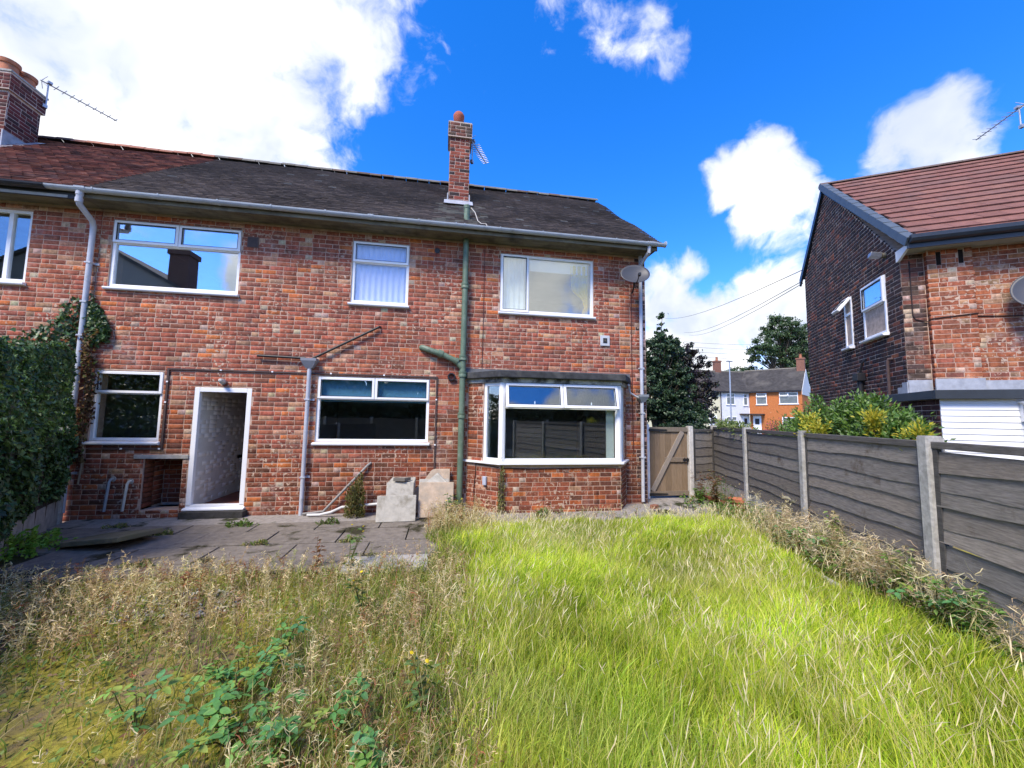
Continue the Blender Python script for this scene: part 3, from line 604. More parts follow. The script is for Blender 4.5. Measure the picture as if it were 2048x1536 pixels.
smooth_angle(MB().tube([(-3.33, -.01, 4.98), (-3.335, -.012, 3.2), (-3.34, -.012, 2.62)], .006, 6).build('aerial_cable', M_cablered, HOUSE))
smooth_angle(MB().tube([(-3.62, -.08, 5.70), (-3.55, -.2, 5.55), (-3.50, -.28, 5.35), (-3.44, -.38, 5.25), (-3.36, -.43, 5.23), (-3.34, -.47, 5.17)], .009, 6).build('aerial_cable', simple('white_cable', (.45, .43, .38), .6, .1), HOUSE))
smooth_angle(MB().tube([(-.52, -.28, 2.36), (-.44, -.14, 2.33), (-.40, -.10, 2.22), (-.28, -.10, 2.15), (-.2, -.1, 2.12)], .018, 8).build('bay_drain_pipe', M_pvcgrey, HOUSE))
# ------------------------------------------------------------------ bay window
BP = [(-3.58, 0.0), (-3.02, -.5), (-.80, -.5), (-.45, 0.0)]
def seg_m(i):
    a, b = Vector(BP[i]), Vector(BP[i+1]); return Matrix.Translation((a.x, a.y, 0)) @ Matrix.Rotation(math.atan2(b.y-a.y, b.x-a.x), 4, 'Z'), (b-a).length
inner = [(-3.50, .10), (-3.0, -.36), (-.84, -.36), (-.53, .10)]
BW = MB()
def poly_prism(mb, pts, z0, z1): return mb.prism(pts, z0, z1, 'z')
poly_prism(BW, BP + inner[::-1], -.12, .885)
bay = empty('bay_window', (0, 0, 0), parent=HOUSE)
bay_wall = BW.build('bay_wall', M_mortar, bay)
ml, ll = seg_m(0); mf, lf = seg_m(1); mr_, lr = seg_m(2)
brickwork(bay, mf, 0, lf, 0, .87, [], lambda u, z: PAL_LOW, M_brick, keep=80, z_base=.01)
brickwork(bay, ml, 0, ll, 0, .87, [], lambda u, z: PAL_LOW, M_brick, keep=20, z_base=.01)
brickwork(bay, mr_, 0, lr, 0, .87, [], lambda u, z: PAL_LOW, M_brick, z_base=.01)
for mm, a, b in ((ml, 0, .36), (mr_, lr-.2, lr)):
    MB().add([tuple(mm @ Vector(v)) for v in [(a, .0, .88), (b, 0, .88), (b, .14, .88), (a, .14, .88), (a, .0, 2.36), (b, 0, 2.36), (b, .14, 2.36), (a, .14, 2.36)]], [(0, 3, 2, 1), (4, 5, 6, 7), (0, 1, 5, 4), (1, 2, 6, 5), (2, 3, 7, 6), (3, 0, 4, 7)]).build('brick_pier', M_mortar, bay)
    brickwork(bay, mm, a, b, .87, 2.36, [], lambda u, z: PAL_LOW, M_brick, z_base=.01)
BZ0, BZ1 = .915, 2.315
fr = MB(); t = .06; fwid = lf
def fbox(mm, mb, *a): mb.box(*a, m=mm)
for mm, x0, x1 in ((mf, 0, lf), (ml, .36, ll), (mr_, 0, lr-.2)):
    for q in ((x0, x0+t, .02, .085, BZ0, BZ1), (x1-t, x1, .02, .085, BZ0, BZ1), (x0+t, x1-t, .02, .085, BZ0, BZ0+t), (x0+t, x1-t, .02, .085, BZ1-t, BZ1)): fbox(mm, fr, *q)
fbox(mf, fr, t, lf-t, .021, .084, 1.855, 1.915)
for p in (BP[1], BP[2]): fr.tube([(p[0]+(.02 if p is BP[1] else -.02), p[1]+.05, BZ0), (p[0]+(.02 if p is BP[1] else -.02), p[1]+.05, BZ1)], .062, 8)
bf = fr.build('window_frame', M_upvc, bay, bevel=.005)
pn = MB(); pn.box(t-.002, lf-t+.002, .05, .056, BZ0+t-.002, 1.857); o = pn.build('pane', M_glass_lo, bay); o.matrix_local = mf
o = MB().box(.36+t, ll-t, .05, .056, BZ0+t-.002, BZ1-t+.002).build('pane', M_glass_lo, bay); o.matrix_local = ml
o = MB().box(t, lr-.2-t, .05, .056, BZ0+t-.002, BZ1-t+.002).build('pane', M_glass_lo, bay); o.matrix_local = mr_
for a, b, tl in ((.065, lf/2-.006, R(12)), (lf/2+.006, lf-.065, R(12.5))):
    h = .44; mb = MB(); ring(mb, 0, b-a, -h, 0, .058, -.03, .03)
    CM = mf @ T3(a, .0, BZ1-.012) @ Matrix.Rotation(-tl, 4, 'X'); o = mb.build('casement', M_upvc, bay, bevel=.006); o.matrix_local = CM
    p = MB().box(.056, b-a-.056, -.003, .003, -h+.056, -.056).build('pane', M_glass_lo, bay); p.matrix_local = CM
    g = MB(); ring(g, .05, b-a-.05, -h+.05, -.05, .009, -.0305, -.01); g = g.build('gasket', M_black, bay); g.matrix_local = CM
    k = MB().box((b-a)/2-.008, (b-a)/2+.008, .005, .02, -h+.05, -h+.12).build('stay', M_upvc, bay); k.matrix_local = CM
def off_poly(pts, d, back=0):
    c = [(-3.58-d*.9, back), (-3.02-d*.45, -.5-d), (-.80+d*.45, -.5-d), (-.45+d*.9, back)]; return c
poly_prism(MB(), off_poly(BP, .075) + inner[::-1], .878, .915).build('sill', M_upvc, bay, bevel=.005)
poly_prism(MB(), off_poly(BP, .03) + inner[::-1], 2.317, 2.395).build('head_board', simple('peeling_head_board', (.48, .46, .40), .8, .2, dirt=(.07, .065, .055), dirt_scale=3.5, dirt_lo=.44, dirt_hi=.6), bay)
poly_prism(MB(), off_poly(BP, .13), 2.396, 2.515).build('flat_roof', M_felt, bay, bevel=.012)
MB().prism([(0.0, 2.60), (-.012, 2.60), (-.03, 2.52), (0, 2.517)], -3.66, -.36, 'x').build('flashing', simple('dark_flashing', (.10, .105, .11), .7, .2), bay)
vb = MB().box(-3.20, -3.14, -.335, -.29, .50, .63, m=None); vb = MB().box(.40, .475, -.05, -.006, .5, .65).build('junction_box', simple('grey_box', (.42, .46, .55), .4, .08), bay, bevel=.008); vb.matrix_local = ml
o = MB().tube([(.22, -.012, .86), (.22, -.012, .70), (.19, -.012, .45), (.20, -.012, .15)], .007, 6).build('cable', M_cable, bay); o.matrix_local = ml
o = MB().tube([(.22, -.012, .855), (.5, -.014, .84), (.73, -.02, .83)], .007, 6).build('cable', M_cable, bay); o.matrix_local = ml
o = MB().tube([(.02, -.016, .82), (.6, -.016, .805), (1.3, -.016, .812), (lf-.05, -.016, .83)], .006, 6).build('cable', M_cable, bay); o.matrix_local = mf
# ------------------------------------------------------------------ things fixed to the house or standing in its rooms
def waved(name, x0, x1, y, z0, z1, mat, amp=.02, k=40, n=60, **kw):
    V = []; F = []
    for i in range(n+1):
        x = x0+(x1-x0)*i/n
        for z in (z0, z1): V.append((x, y+amp*math.sin(k*x), z))
    for i in range(n): F.append((2*i, 2*i+2, 2*i+3, 2*i+1))
    mb = MB(); mb.add(V, F); return mb.build(name, mat, None, **kw)
M_blue = simple('blue_blind_cloth', (.10, .25, .38), .8, .06, 4, .05)
rb = empty('roller_blind', (-5.25, .105, 1.93), label='blue roller blind half lowered in the wide ground floor window', cat='blind')
MB().box(-.93, .93, -.004, .004, .03, .41).build('cloth', M_blue, rb); MB().box(-.93, .93, -.012, .012, 0, .03).build('bottom_bar', M_blue, rb)
M_yel = leaf_mat('yellow_curtain_cloth', .5, .1, .08)
cu = MB(); V = []; F = []
for i in range(13):
    for j in range(15):
        s, q = i/12, j/14; z = 3.80+(1-q)*1.0; tie = 1-.72*math.exp(-((z-4.05)/.16)**2)*(1) ; w = .36*tie*(0.55+.45*q if z < 4.05 else 1) 
        V.append((-1.20-w*s*(.4 if z < 4.0 else 1), .115+.015*math.sin(s*22), z))
for i in range(12):
    for j in range(14): F.append((i*15+j, (i+1)*15+j, (i+1)*15+j+1, i*15+j+1))
cu.add(V, F, (.85, .62, .02)); cu.build('curtain', M_yel, None, col=True, label='yellow tied curtain hanging in the upstairs window near the dish', cat='curtain')
MB().box(-2.42, -1.2, .12, .135, 4.62, 4.86).build('pelmet_blind', simple('white_blind', (.75, .76, .74), .8, .04), None, label='white raised blind at the top of the yellow curtained window', cat='blind')
waved('net_curtain', -2.96, -2.45, .12, 3.76, 4.86, simple('net_cloth', (.70, .74, .74), .9, .05), .012, 60, label='white net curtain behind the narrow left light of the yellow curtained window', cat='curtain')
waved('net_curtain', -5.70, -4.78, .11, 3.76, 4.86, simple('bathroom_net', (.66, .70, .78), .9, .04), .012, 60, label='pale blue net curtain behind the frosted upstairs glass', cat='curtain')
# bulkhead lamp over the door
lamp = empty('wall_lamp', (-7.70, 0, 2.22), label='small round bulkhead lamp on the brick wall above the back door', cat='lamp')
smooth_angle(MB().lathe([(0, 0), (.045, 0), (.05, .02), (.045, .045)], 16).build('lamp_base', M_metal, lamp, rot=(R(90), 0, 0), loc=(0, -.006, 0)))
smooth_angle(MB().lathe([(.044, 0), (.04, .05), (.025, .085), (0, .095)], 16).build('lamp_glass', simple('lamp_glass', (.5, .5, .45), .2, .1), lamp, rot=(R(75), 0, 0), loc=(0, -.05, 0)))
# satellite dish
def dish(name, loc, rz, el, w, label, h=None):
    e = empty(name, loc, rz, label=label, cat='satellite dish', group='satellite dishes'); h = h or w*.82; mb = MB(); rings = 7; seg = 28
    V = [(0, .05, 0)]; F = []
    for i in range(1, rings+1):
        for k in range(seg):
            a = 2*math.pi*k/seg; q = i/rings; V.append((w/2*q*math.cos(a), .05-.06*q*q, h/2*q*math.sin(a)))
    for k in range(seg): F.append((0, 1+k, 1+(k+1) % seg))
    for i in range(rings-1):
        for k in range(seg): a = 1+i*seg; F.append((a+k, a+seg+k, a+seg+(k+1) % seg, a+(k+1) % seg))
    mb.add(V, F); g = simple('dish_grey', (.06, .063, .072), .45, .06, 4, 0)
    o = mb.build('reflector', g, e, smooth=True, rot=(R(el), 0, 0)); so_ = o.modifiers.new('s', 'SOLIDIFY'); so_.thickness = .006
    smooth_angle(MB().tube([(0, .06, -.04), (0, .1, -.22), (.0, .26, -.30)], .018, 10).build('mount', M_black, e))
    arm = MB().tube([(0, .03, -h/2+.02), (0, -.18, -h/2+.02), (0, -.34, -.14)], .010, 8).box(-.022, .022, -.38, -.30, -.165, -.115).build('feed_arm', M_black, e); smooth_angle(arm)
    return e
dish('satellite_dish', (-.43, -.42, 4.52), R(-14), -24, .56, 'dark grey oval satellite dish fixed beside the right downpipe of the main house')
# television aerials
def aerial(name, loc, rz, mast, length, nel, label, tilt=0):
    e = empty(name, loc, rz, label=label, cat='aerial', group='rooftop television aerials')
    smooth_angle(MB().tube([(0, 0, 0), (0, 0, mast)], .014, 8).build('mast', M_metal, e))
    b = MB().tube([(-.12, 0, mast-.03), (length, 0, mast-.03-math.tan(R(tilt))*length)], .012, 6).build('boom', M_metal, e)
    for i in range(nel):
        x = .12+(length-.14)*i/(nel-1); z = mast-.03-math.tan(R(tilt))*x; w = .12-.04*i/nel; MB().tube([(x, -w, z+.008), (x, w, z+.008)], .007, 5).build('element', M_metal, b)
    for s in (1, -1): MB().box(-.11, -.06, -.10, .10, mast-.03+s*.07-.05, mast-.03+s*.07+.05, m=Matrix.Rotation(s*.0, 4, 'Y')).build('reflector', M_metal, b) if False else MB().tube([(-.05, -.1, mast-.03+s*.11), (-.10, 0, mast-.03+s*.02), (-.05, .1, mast-.03+s*.11)], .006, 5).build('reflector', M_metal, b)
    MB().box(-.02, .05, -.05, .05, mast-.02, mast+.03).build('dipole', M_metal, b)
    MB().box(-.05, .02, -.03, .03, .0, .07).build('bracket', M_metal, e); return e
aerial('television_aerial', (-3.56, 1.24, 7.50), R(61), .55, .80, 12, 'small aerial on the slim chimney of the main house', 0)
# ------------------------------------------------------------------ attached house on the left
LH = empty('attached_house', (0, 0, 0), label='adjoining red brick house at the left edge with a red tiled roof', cat='house')
LX = -15.2
lw = (-12.6, -10.69, 3.73, 4.92)
lwall = wall_panel('wall', LH, I4, LX, XL-.012, -.15, WT, [lw], M_mortar)
brickwork(lwall, I4, -14.0, XL-.004, -.02, WT, [lw], lambda u, z: PAL_RED, M_brick, keep=60, z_base=-.02)
window(LH, T3(lw[0], .022, lw[2]), lw[1]-lw[0], lw[3]-lw[2], 'mull', M_glass_lo)
ins2 = MB().box(LX, XL-.02, 2.2, 2.3, 0, 5).box(LX, XL-.02, .3, 2.2, 2.55, 2.65).box(LX, XL-.02, .27, 5.5, 5.0, 5.05).box(LX, XL-.02, 5.5, 5.75, 0, 5.05).box(LX-.2, LX, 0, 5.75, 0, 5.05).build('interior', M_dark, LH)
MB().box(LX, XL-.01, -.37, .02, WT-.005, WT+.03).build('soffit', M_soffit, LH)
MB().box(LX, XL-.01, -.40, -.372, WT-.06, WT+.14).build('fascia', simple('dark_fascia', (.03, .032, .034), .5, .2), LH)
gutter(LH, LX, -10.13, -.47, WT+.085, M_black, r=.066)
MB().box(LX, -9.9, -.404, -.401, WT-.055, WT-.01).build('fascia_trim', simple('dusty_trim', (.33, .32, .29), .7, .15), LH)
rf = MB(); P = lambda u, s, l: (u, EY+sy*s+ny*l, EZ+sz*s+nz*l)
rf.add([P(LX, 0, -.03), P(XL-.002, 0, -.03), P(XL-.002, SL, -.03), P(LX, SL, -.03), (XL-.002, 6.2, EZ), (LX, 6.2, EZ)], [(0, 1, 2, 3), (3, 2, 4, 5)])
LROOF = rf.build('roof', M_felt, LH)
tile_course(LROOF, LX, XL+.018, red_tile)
x = XL-.004
while x > LX:
    g = random.uniform(.85, 1.15); ridge_tile(LROOF, x-.296, x-.004, M_tile, (.40*g, .185*g, .125*g) if random.random() > .12 else (.15, .10, .08)); x -= .30
LC = MB().box(-14.4, -13.02, 1.78, 2.42, 6.4, 8.22).box(-14.45, -12.975, 1.735, 2.465, 8.22, 8.60).build('chimney', M_mortardk, LH)
PAL_LC = [(40, (.155, .045, .038)), (30, (.115, .04, .036)), (12, (.075, .04, .036))]
stack(LC, -14.4, -13.02, 1.78, 2.42, 6.98, 8.22, lambda u, z: PAL_LC, M_brickchim, keep=10)
stack(LC, -14.45, -12.975, 1.735, 2.465, 8.24, 8.60, lambda u, z: PAL_LC, M_brickchim)
MB().box(-14.47, -12.96, 1.72, 2.48, 8.60, 8.64).build('cap', M_conc, LC)
for px_, py_ in ((-13.22, 1.93), (-13.22, 2.27), (-13.7, 2.1)):
    smooth_angle(MB().lathe([(0, 0), (.15, 0), (.135, .22), (.155, .23), (.165, .27), (.165, .31), (.13, .33), (.11, .25)], 22).build('chimney_pot', M_terra, LC, loc=(px_, py_, 8.63)))
fl = MB(); fl.box(-13.015, -12.99, 1.74, 2.46, 6.85, 7.35)
fl.add([P(-13.0, 2.45, .03), P(-12.82, 2.45, .03), P(-12.82, 3.7, .03), P(-13.0, 3.7, .03)], [(0, 1, 2, 3)]); fl.build('flashing', M_lead, LC)
aerial('television_aerial', (-12.93, 2.40, 8.36), R(58), .60, 1.15, 9, 'larger aerial on the red chimney at the far left', 0)

# ------------------------------------------------------------------ house on the right
PHI = R(-30.5); RO = (3.758, -1.908, 0)
RH = empty('gable_house', RO, PHI, label='dark brick gabled house on the right with pinkish brown roof tiles', cat='house')
gy = lambda z: (z-4.62)/(7.56-4.62)*2.97 if z > 4.62 else 0
gy2 = lambda z: 4.6-(z-5.75)/(7.56-5.75)*(4.6-2.97) if z > 5.75 else 4.6
MB().prism([(0, -.2), (0, 4.62), (2.97, 7.56), (4.6, 5.75), (4.6, -.2)], 0, .25, 'x').build('gable_wall', M_mortardk, RH)
gw = RH.children[-1] if False else [c for c in COL.objects if c.name.startswith('gable_wall')][-1]
MG = Matrix.Rotation(R(-90), 4, 'Z')
gwin1 = (-1.335, -.485, 3.37, 4.46); gwin2 = (-2.19, -1.84, 3.36, 4.45)
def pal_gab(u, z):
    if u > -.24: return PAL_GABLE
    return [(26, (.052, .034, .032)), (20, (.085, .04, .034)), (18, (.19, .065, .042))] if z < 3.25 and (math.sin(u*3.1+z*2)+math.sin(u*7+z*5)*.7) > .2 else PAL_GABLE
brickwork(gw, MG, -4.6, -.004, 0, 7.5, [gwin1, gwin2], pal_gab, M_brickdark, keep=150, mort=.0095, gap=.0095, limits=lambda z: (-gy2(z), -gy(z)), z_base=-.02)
rwall = wall_panel('rear_wall', RH, I4, .25, 6.5, -.2, 4.66, [], M_mortar, .25)
MB().box(0, .25, .0, .02, -.2, 4.62).build('corner_bed', M_mortar, RH)
def pal_rear(u, z):
    return [(30, (.075, .05, .04)), (25, (.14, .07, .05)), (25, (.21, .08, .052))] if u < .33 else PAL_ORANGE
brickwork(rwall, I4, 0, 6.5, 2.3, 4.64, [(.31, .89, 2.3, 4.7)], pal_rear, M_brick, keep=110, z_base=-.02)
pil = MB().box(.318, .882, -.085, .0, 2.3, 4.64).build('brick_pier', M_mortar, RH)
slots = [(.435, .495, 4.36, 4.59), (.715, .775, 4.36, 4.59)]
brickwork(pil, T3(0, -.085, 0), .31, .89, 2.3, 4.64, slots, lambda u, z: PAL_ORANGE, M_brick, keep=40, z_base=-.02)
brickwork(pil, Matrix.Translation((.318, 0, 0)) @ Matrix.Rotation(R(-90), 4, 'Z'), .0, .085, 2.3, 4.64, [], lambda u, z: PAL_LOW, M_brickdark, z_base=-.02)
for s in slots: MB().box(s[0], s[1], -.088, -.0855, s[2], s[3]).build('vent_slot', simple('slot_dark', (.02, .016, .014), 1.0, .1, 5, 0, 10, .0), pil)
# eaves and roof
REZ, REY, RRZ, RRY = 4.72, -.40, 7.66, 2.97
MB().box(-.02, 6.5, -.36, .0, 4.645, 4.675).build('soffit', simple('pale_soffit', (.42, .41, .36), .7, .12), RH)
MB().box(-.06, 6.5, -.385, -.362, 4.60, 4.76).build('fascia', M_navy, RH)
MB().prism([(-.385, 4.80), (-.49, 4.80), (-.49, 4.735), (-.465, 4.69), (-.41, 4.67), (-.385, 4.67)], -.05, 6.5, 'x').build('gutter', M_navy, RH, bevel=.006)
MB().prism([(-.36, 4.69), (-.36, 4.63), (-.05, 4.50), (.0, 4.50), (.0, 4.69)], -.05, -.012, 'x').build('box_end', simple('white_box_end', (.72, .72, .72), .5, .05), RH)
MB().prism([(RRY, RRZ-.05), (4.85, 5.86), (4.85, 5.66), (RRY, RRZ-.22)], -.06, -.01, 'x').build('far_bargeboard', M_navy, RH)
MB().prism([(REY, REZ-.02), (RRY, RRZ-.05), (RRY, RRZ-.19), (REY+.04, REZ-.12)], -.035, -.005, 'x').build('bargeboard', M_navy, RH)
SLR = math.hypot(RRZ-REZ, RRY-REY); qy, qz = (RRY-REY)/SLR, (RRZ-REZ)/SLR
rs = MB(); Q = lambda u, s, l: (u, REY+qy*s-qz*l, REZ+qz*s+qy*l)
rs.add([Q(-.05, 0, -.02), Q(6.5, 0, -.02), Q(6.5, SLR, -.02), Q(-.05, SLR, -.02), (6.5, 4.85, 5.86), (-.05, 4.85, 5.86)], [(0, 1, 2, 3), (3, 2, 4, 5)])
RROOF = rs.build('roof', M_felt, RH)
_tm = []
for i in range(14):
    g = random.uniform(.9, 1.1); c = random.choice([(.225, .105, .082), (.205, .097, .078), (.24, .118, .09), (.19, .10, .082), (.22, .108, .086)]); mb = MB()
    c = tuple(v*g for v in c); w, e, th = .326, .33, .034
    vs = [(.001, 0, th), (w, 0, th), (w, e, .004), (.001, e, .004), (.001, 0, -.006), (w, 0, -.006), (w, e, -.006), (.001, e, -.006)]
    mb.add(vs, [(0, 1, 2, 3), (4, 5, 1, 0), (1, 5, 6, 2), (4, 0, 3, 7)], c); _tm.append(mb.mesh('roof_tile', M_tile, col=True))
ang = math.atan2(qz, qy); rows = 15; gau = SLR/rows
for k in range(rows):
    x = -.02-(0 if k % 2 else .165)
    for j in range(17):
        xx = x+j*.33
        if xx < -.03: continue
        o = link('roof_tile', random.choice(_tm), RROOF)
        o.matrix_local = Matrix.Translation(Q(xx, k*gau, .006+random.uniform(-.002, .002))) @ Matrix.Rotation(ang, 4, 'X')
g = simple('verge_grey', (.085, .105, .125), .5, .1)
for k in range(rows):
    o = MB().box(-.075, .05, 0, gau*1.06, -.02, .045).box(-.085, -.055, -.004, gau*1.05, -.10, .046).build('verge_cap', g, RROOF, bevel=.006)
    o.matrix_local = Matrix.Translation(Q(0, k*gau, .02)) @ Matrix.Rotation(ang-.035, 4, 'X')
for k in range(20):
    mb = MB(); pts = [(.1*math.cos(a), .07*math.sin(a)) for a in np.linspace(math.pi, 0, 8)]; mb.prism(pts, 0, .325, 'x', (.17, .13, .115)); o = mb.build('ridge_tile', M_tile, RROOF, col=True, loc=(-.08+k*.33, RRY, RRZ-.01))
# gable windows
def gwin(g_, kind, tilts, label):
    w_ = window(RH, MG @ T3(g_[0], -.02, g_[2]), g_[1]-g_[0], g_[3]-g_[2], kind, M_glass, label=label, tilts=tilts, frac=.45 if g_ is gwin1 else .33)
    MB().box(.05, g_[1]-g_[0]-.05, .055, .06, .05, g_[3]-g_[2]-.05).build('net_curtain', simple('net_cloth_b', (.55, .60, .62), .9, .05), w_)
    return w_
gwin(gwin1, 'one', (0, 0), 'larger gable window with pale blind'); gwin(gwin2, 'one', (R(38), 0), 'slim gable window with its top light propped open')
gwin((-1.28, -.46, 1.3, 2.02), 'two', (0, 0), 'low white window half hidden by shrubs')
# floodlight, pipes and cables on the gable
fo = empty('floodlight', tuple(RH.matrix_basis @ Vector((0, 0, 0))) if False else (RO[0]+math.cos(PHI)*-.0+(-math.sin(PHI))*.42, RO[1]+math.sin(PHI)*-.0+math.cos(PHI)*.42, 4.80), PHI, label='small ribbed floodlight under the gable eaves of the right house', cat='floodlight')
smooth_angle(MB().tube([(0, 0, 0), (-.06, 0, .0)], .05, 12).build('base', M_soffit, fo)); 
MB().box(-.24, -.07, -.06, .06, -.06, .03).build('lamp_body', M_metal, fo, rot=(0, R(12), 0), bevel=.008)
for i in range(6): MB().box(-.24, -.08, -.064, .064, -.055+i*.014, -.051+i*.014).build('fin', M_black, fo, rot=(0, R(12), 0))
smooth_angle(MB().tube([(-.06, 1.53, 2.56), (-.06, 1.53, -.1)], .055, 12).build('drain_pipe', M_black, RH)); MB().box(-.15, -.005, 1.42, 1.64, 2.56, 2.72).build('hopper_head', M_black, RH, bevel=.01)
smooth_angle(MB().tube([(0, 1.36, 3.0), (-.06, 1.40, 2.92), (-.07, 1.5, 2.72)], .022, 8).build('waste_pipe', M_black, RH))
smooth_angle(MB().tube([(.0, .40, 2.86), (-.05, .44, 2.86), (-.06, .455, 2.82), (-.06, .47, .3)], .024, 10).build('vent_pipe', simple('brown_pipe', (.09, .06, .055), .6, .2), RH))
smooth_angle(MB().tube([(.12, -.012, 4.5), (.12, -.012, 3.55), (.15, -.014, 3.47), (.30, -.02, 3.42), (.32, -.10, 3.45), (.89, -.10, 3.50), (.92, -.012, 3.47), (3.2, -.03, 3.30)], .008, 6).build('cable', M_cable, RH))
# single storey extension
EYF = -.99
ex = MB().box(-.12, 6.5, EYF, -.02, -.2, 2.07).build('extension', M_mortardk, RH)
brickwork(ex, Matrix.Translation((-.12, 0, 0)) @ Matrix.Rotation(R(-90), 4, 'Z'), .02, -EYF, 0, 2.07, [], lambda u, z: [(3, (.060, .028, .026)), (2, (.075, .033, .03))], M_brickdark, z_base=-.02)
M_board = simple('white_cladding', (.78, .80, .82), .45, .03, 5, .04)
for k in range(24):
    z = -.01+k*.087
    mb = MB(); mb.prism([(EYF-.012, z+.087), (EYF-.022, z+.004), (EYF-.001, z+.0), (EYF-.001, z+.087)], -.121, 6.5, 'x'); mb.build('cladding_board', M_board, ex)
fa = MB().box(-.22, 6.5, EYF-.12, EYF-.06, 2.06, 2.19).box(-.22, -.16, EYF-.06, .38, 2.06, 2.19).box(-.16, 6.5, EYF-.06, -.01, 2.15, 2.195).build('fascia', simple('charcoal_fascia', (.035, .042, .05), .5, .1), ex, bevel=.006)
fl = MB().box(-.014, .30, -.03, -.006, 2.19, 2.43).box(.30, .90, -.115, -.09, 2.19, 2.44).box(.90, 6.5, -.03, -.006, 2.19, 2.41).box(-.03, -.006, -.03, .12, 2.19, 2.40).box(-.03, -.006, .12, .26, 2.12, 2.32).build('flashing', M_lead, ex)
sf = fl.modifiers.new('s', 'SOLIDIFY'); sf.thickness = .006
can = MB(); pts = [(.0, .0)]+[(-.62*math.sin(a), .16*math.cos(a)-.02) for a in np.linspace(0, math.pi/2, 8)]
can.prism([(EYF-.02, 1.98)]+[(EYF-.02-.55*math.sin(a), 1.88+.14*math.cos(a)) for a in np.linspace(0, math.pi/2, 8)]+[(EYF-.02-.50*math.sin(a), 1.86+.12*math.cos(a)) for a in np.linspace(math.pi/2, 0, 8)], .70, .74, 'x')
can.prism([(EYF-.02-.55*math.sin(a), 1.89+.14*math.cos(a)) for a in np.linspace(0, math.pi/2, 8)]+[(EYF-.02-.54*math.sin(a), 1.875+.13*math.cos(a)) for a in np.linspace(math.pi/2, 0, 8)], .68, 1.9, 'x')
can.box(.70, .74, EYF-.07, EYF-.02, 1.75, 1.98); can.build('door_canopy', M_upvc, ex)
dr2 = MB(); dr2.box(.80, .88, EYF-.05, EYF-.02, 0, 1.80); dr2.box(.88, 1.8, EYF-.05, EYF-.02, 1.72, 1.80); dr2.build('door_frame', M_upvc, ex, bevel=.006)
MB().box(.885, 1.75, EYF-.035, EYF-.024, .0, 1.715).build('door', simple('grey_door', (.52, .54, .56), .5, .05), ex)
def rh(x, y, z): return tuple(Matrix.Translation(RO) @ Matrix.Rotation(PHI, 4, 'Z') @ Vector((x, y, z)))
dish('satellite_dish', rh(1.44, -.32, 3.76), PHI+R(-20), -18, .52, 'grey satellite dish cut off by the right edge of the view', .60)
RC = MB().box(3.98, 4.8, 2.6, 3.3, 7.2, 8.9).build('chimney', M_mortardk, RH)
stack(RC, 3.98, 4.8, 2.6, 3.3, 7.5, 8.9, lambda u, z: PAL_LC, M_brickchim)
aerial('television_aerial', rh(3.56, 2.9, 8.20), R(68), .50, 1.0, 8, 'aerial above the right house roof pointing down left', 0)
ho = MB().tube([rh(.95+.16*math.cos(a), EYF-.35, 1.30+.28*math.sin(a)) for a in np.linspace(-.6, math.pi+.3, 14)], .014, 8).build('hose', M_black, None, label='black hose looped above the fence by the white clad wall', cat='hose'); smooth_angle(ho)

# ------------------------------------------------------------------ fence on the right
F0 = Vector((2.07, .77, 0)); FRZ = math.atan2(-.934, -.358)
FEN = empty('garden_fence', F0, FRZ, label='grey waney board fence with concrete posts along the right side', cat='fence')
def cpost(parent, x, z1, y=0, w=.10, d=.115):
    mb = MB(); h = w/2; mb.prism([(x-h, y-d/2), (x-h+.012, y-d/2-.01), (x+h-.012, y-d/2-.01), (x+h, y-d/2), (x+h, y+d/2), (x-h, y+d/2)], -.2, z1-.012, 'z')
    mb.prism([(x-h+.01, y-d/2), (x+h-.01, y-d/2), (x+h-.01, y+d/2-.01), (x-h+.01, y+d/2-.01)], z1-.0115, z1, 'z')
    return mb.build('concrete_post', M_concpost, parent)
GREYS = [(.315, .29, .26), (.275, .255, .235), (.355, .325, .29), (.305, .27, .235), (.265, .25, .235), (.33, .295, .26)]
def fence_panel(parent, x0, x1, z0, z1, slats=7, y=0, dark=1.0):
    pan = MB(); pan.box(x0, x0+.045, y-.032, y+.0, z0, z1-.06)
    p = pan.build('fence_panel', M_slat, parent, col=True)
    for c in [p]:
        at = p.data.attributes['Col']; at.data.foreach_set('color', np.tile([.12, .115, .11, 1], len(p.data.vertices)).astype(np.float32))
    for q0, q1, w0, w1 in ((x1-.045, x1, -.032, 0), ((x0+x1)/2-.02, (x0+x1)/2+.02, .012, .04)): MB().box(q0, q1, y+w0, y+w1, z0, z1-.06, col=(.14, .132, .125)).build('batten', M_slat, p, col=True)
    cap = MB().box(x0, x1, y-.04, y+.03, z1-.055, z1, col=(.165*dark, .155*dark, .145*dark)).build('capping_rail', M_slat, p, col=True, bevel=.004)
    pitch = (z1-.06-z0)/slats
    for k in range(slats):
        n = 14; g = random.uniform(.85, 1.15)*dark; c = tuple(v*g for v in random.choice(GREYS)); zb = z0+k*pitch; zt = zb+pitch*1.22 if k < slats-1 else z1-.058
        ph = [random.uniform(0, 6.28) for _ in range(3)]; V = []; F = []
        am = random.uniform(.004, .016)
        for i in range(n+1):
            u = x0+.005+(x1-x0-.01)*i/n; wv = am*math.sin(u*2.3+ph[0])+.5*am*math.sin(u*5.7+ph[1])+.003*math.sin(u*13+ph[2])
            V += [(u, y-.030, zb+wv), (u, y-.016, zt), (u, y-.020, zb+wv)]
        for i in range(n):
            a = 3*i; F += [(a, a+3, a+4, a+1), (a+2, a+5, a+3, a)]
        MB().add(V, F, c).build('slat', M_slat, p, col=True, loc=(0, random.uniform(-.003, .002), 0), rot=(0, random.uniform(-.004, .004), 0))
    return p
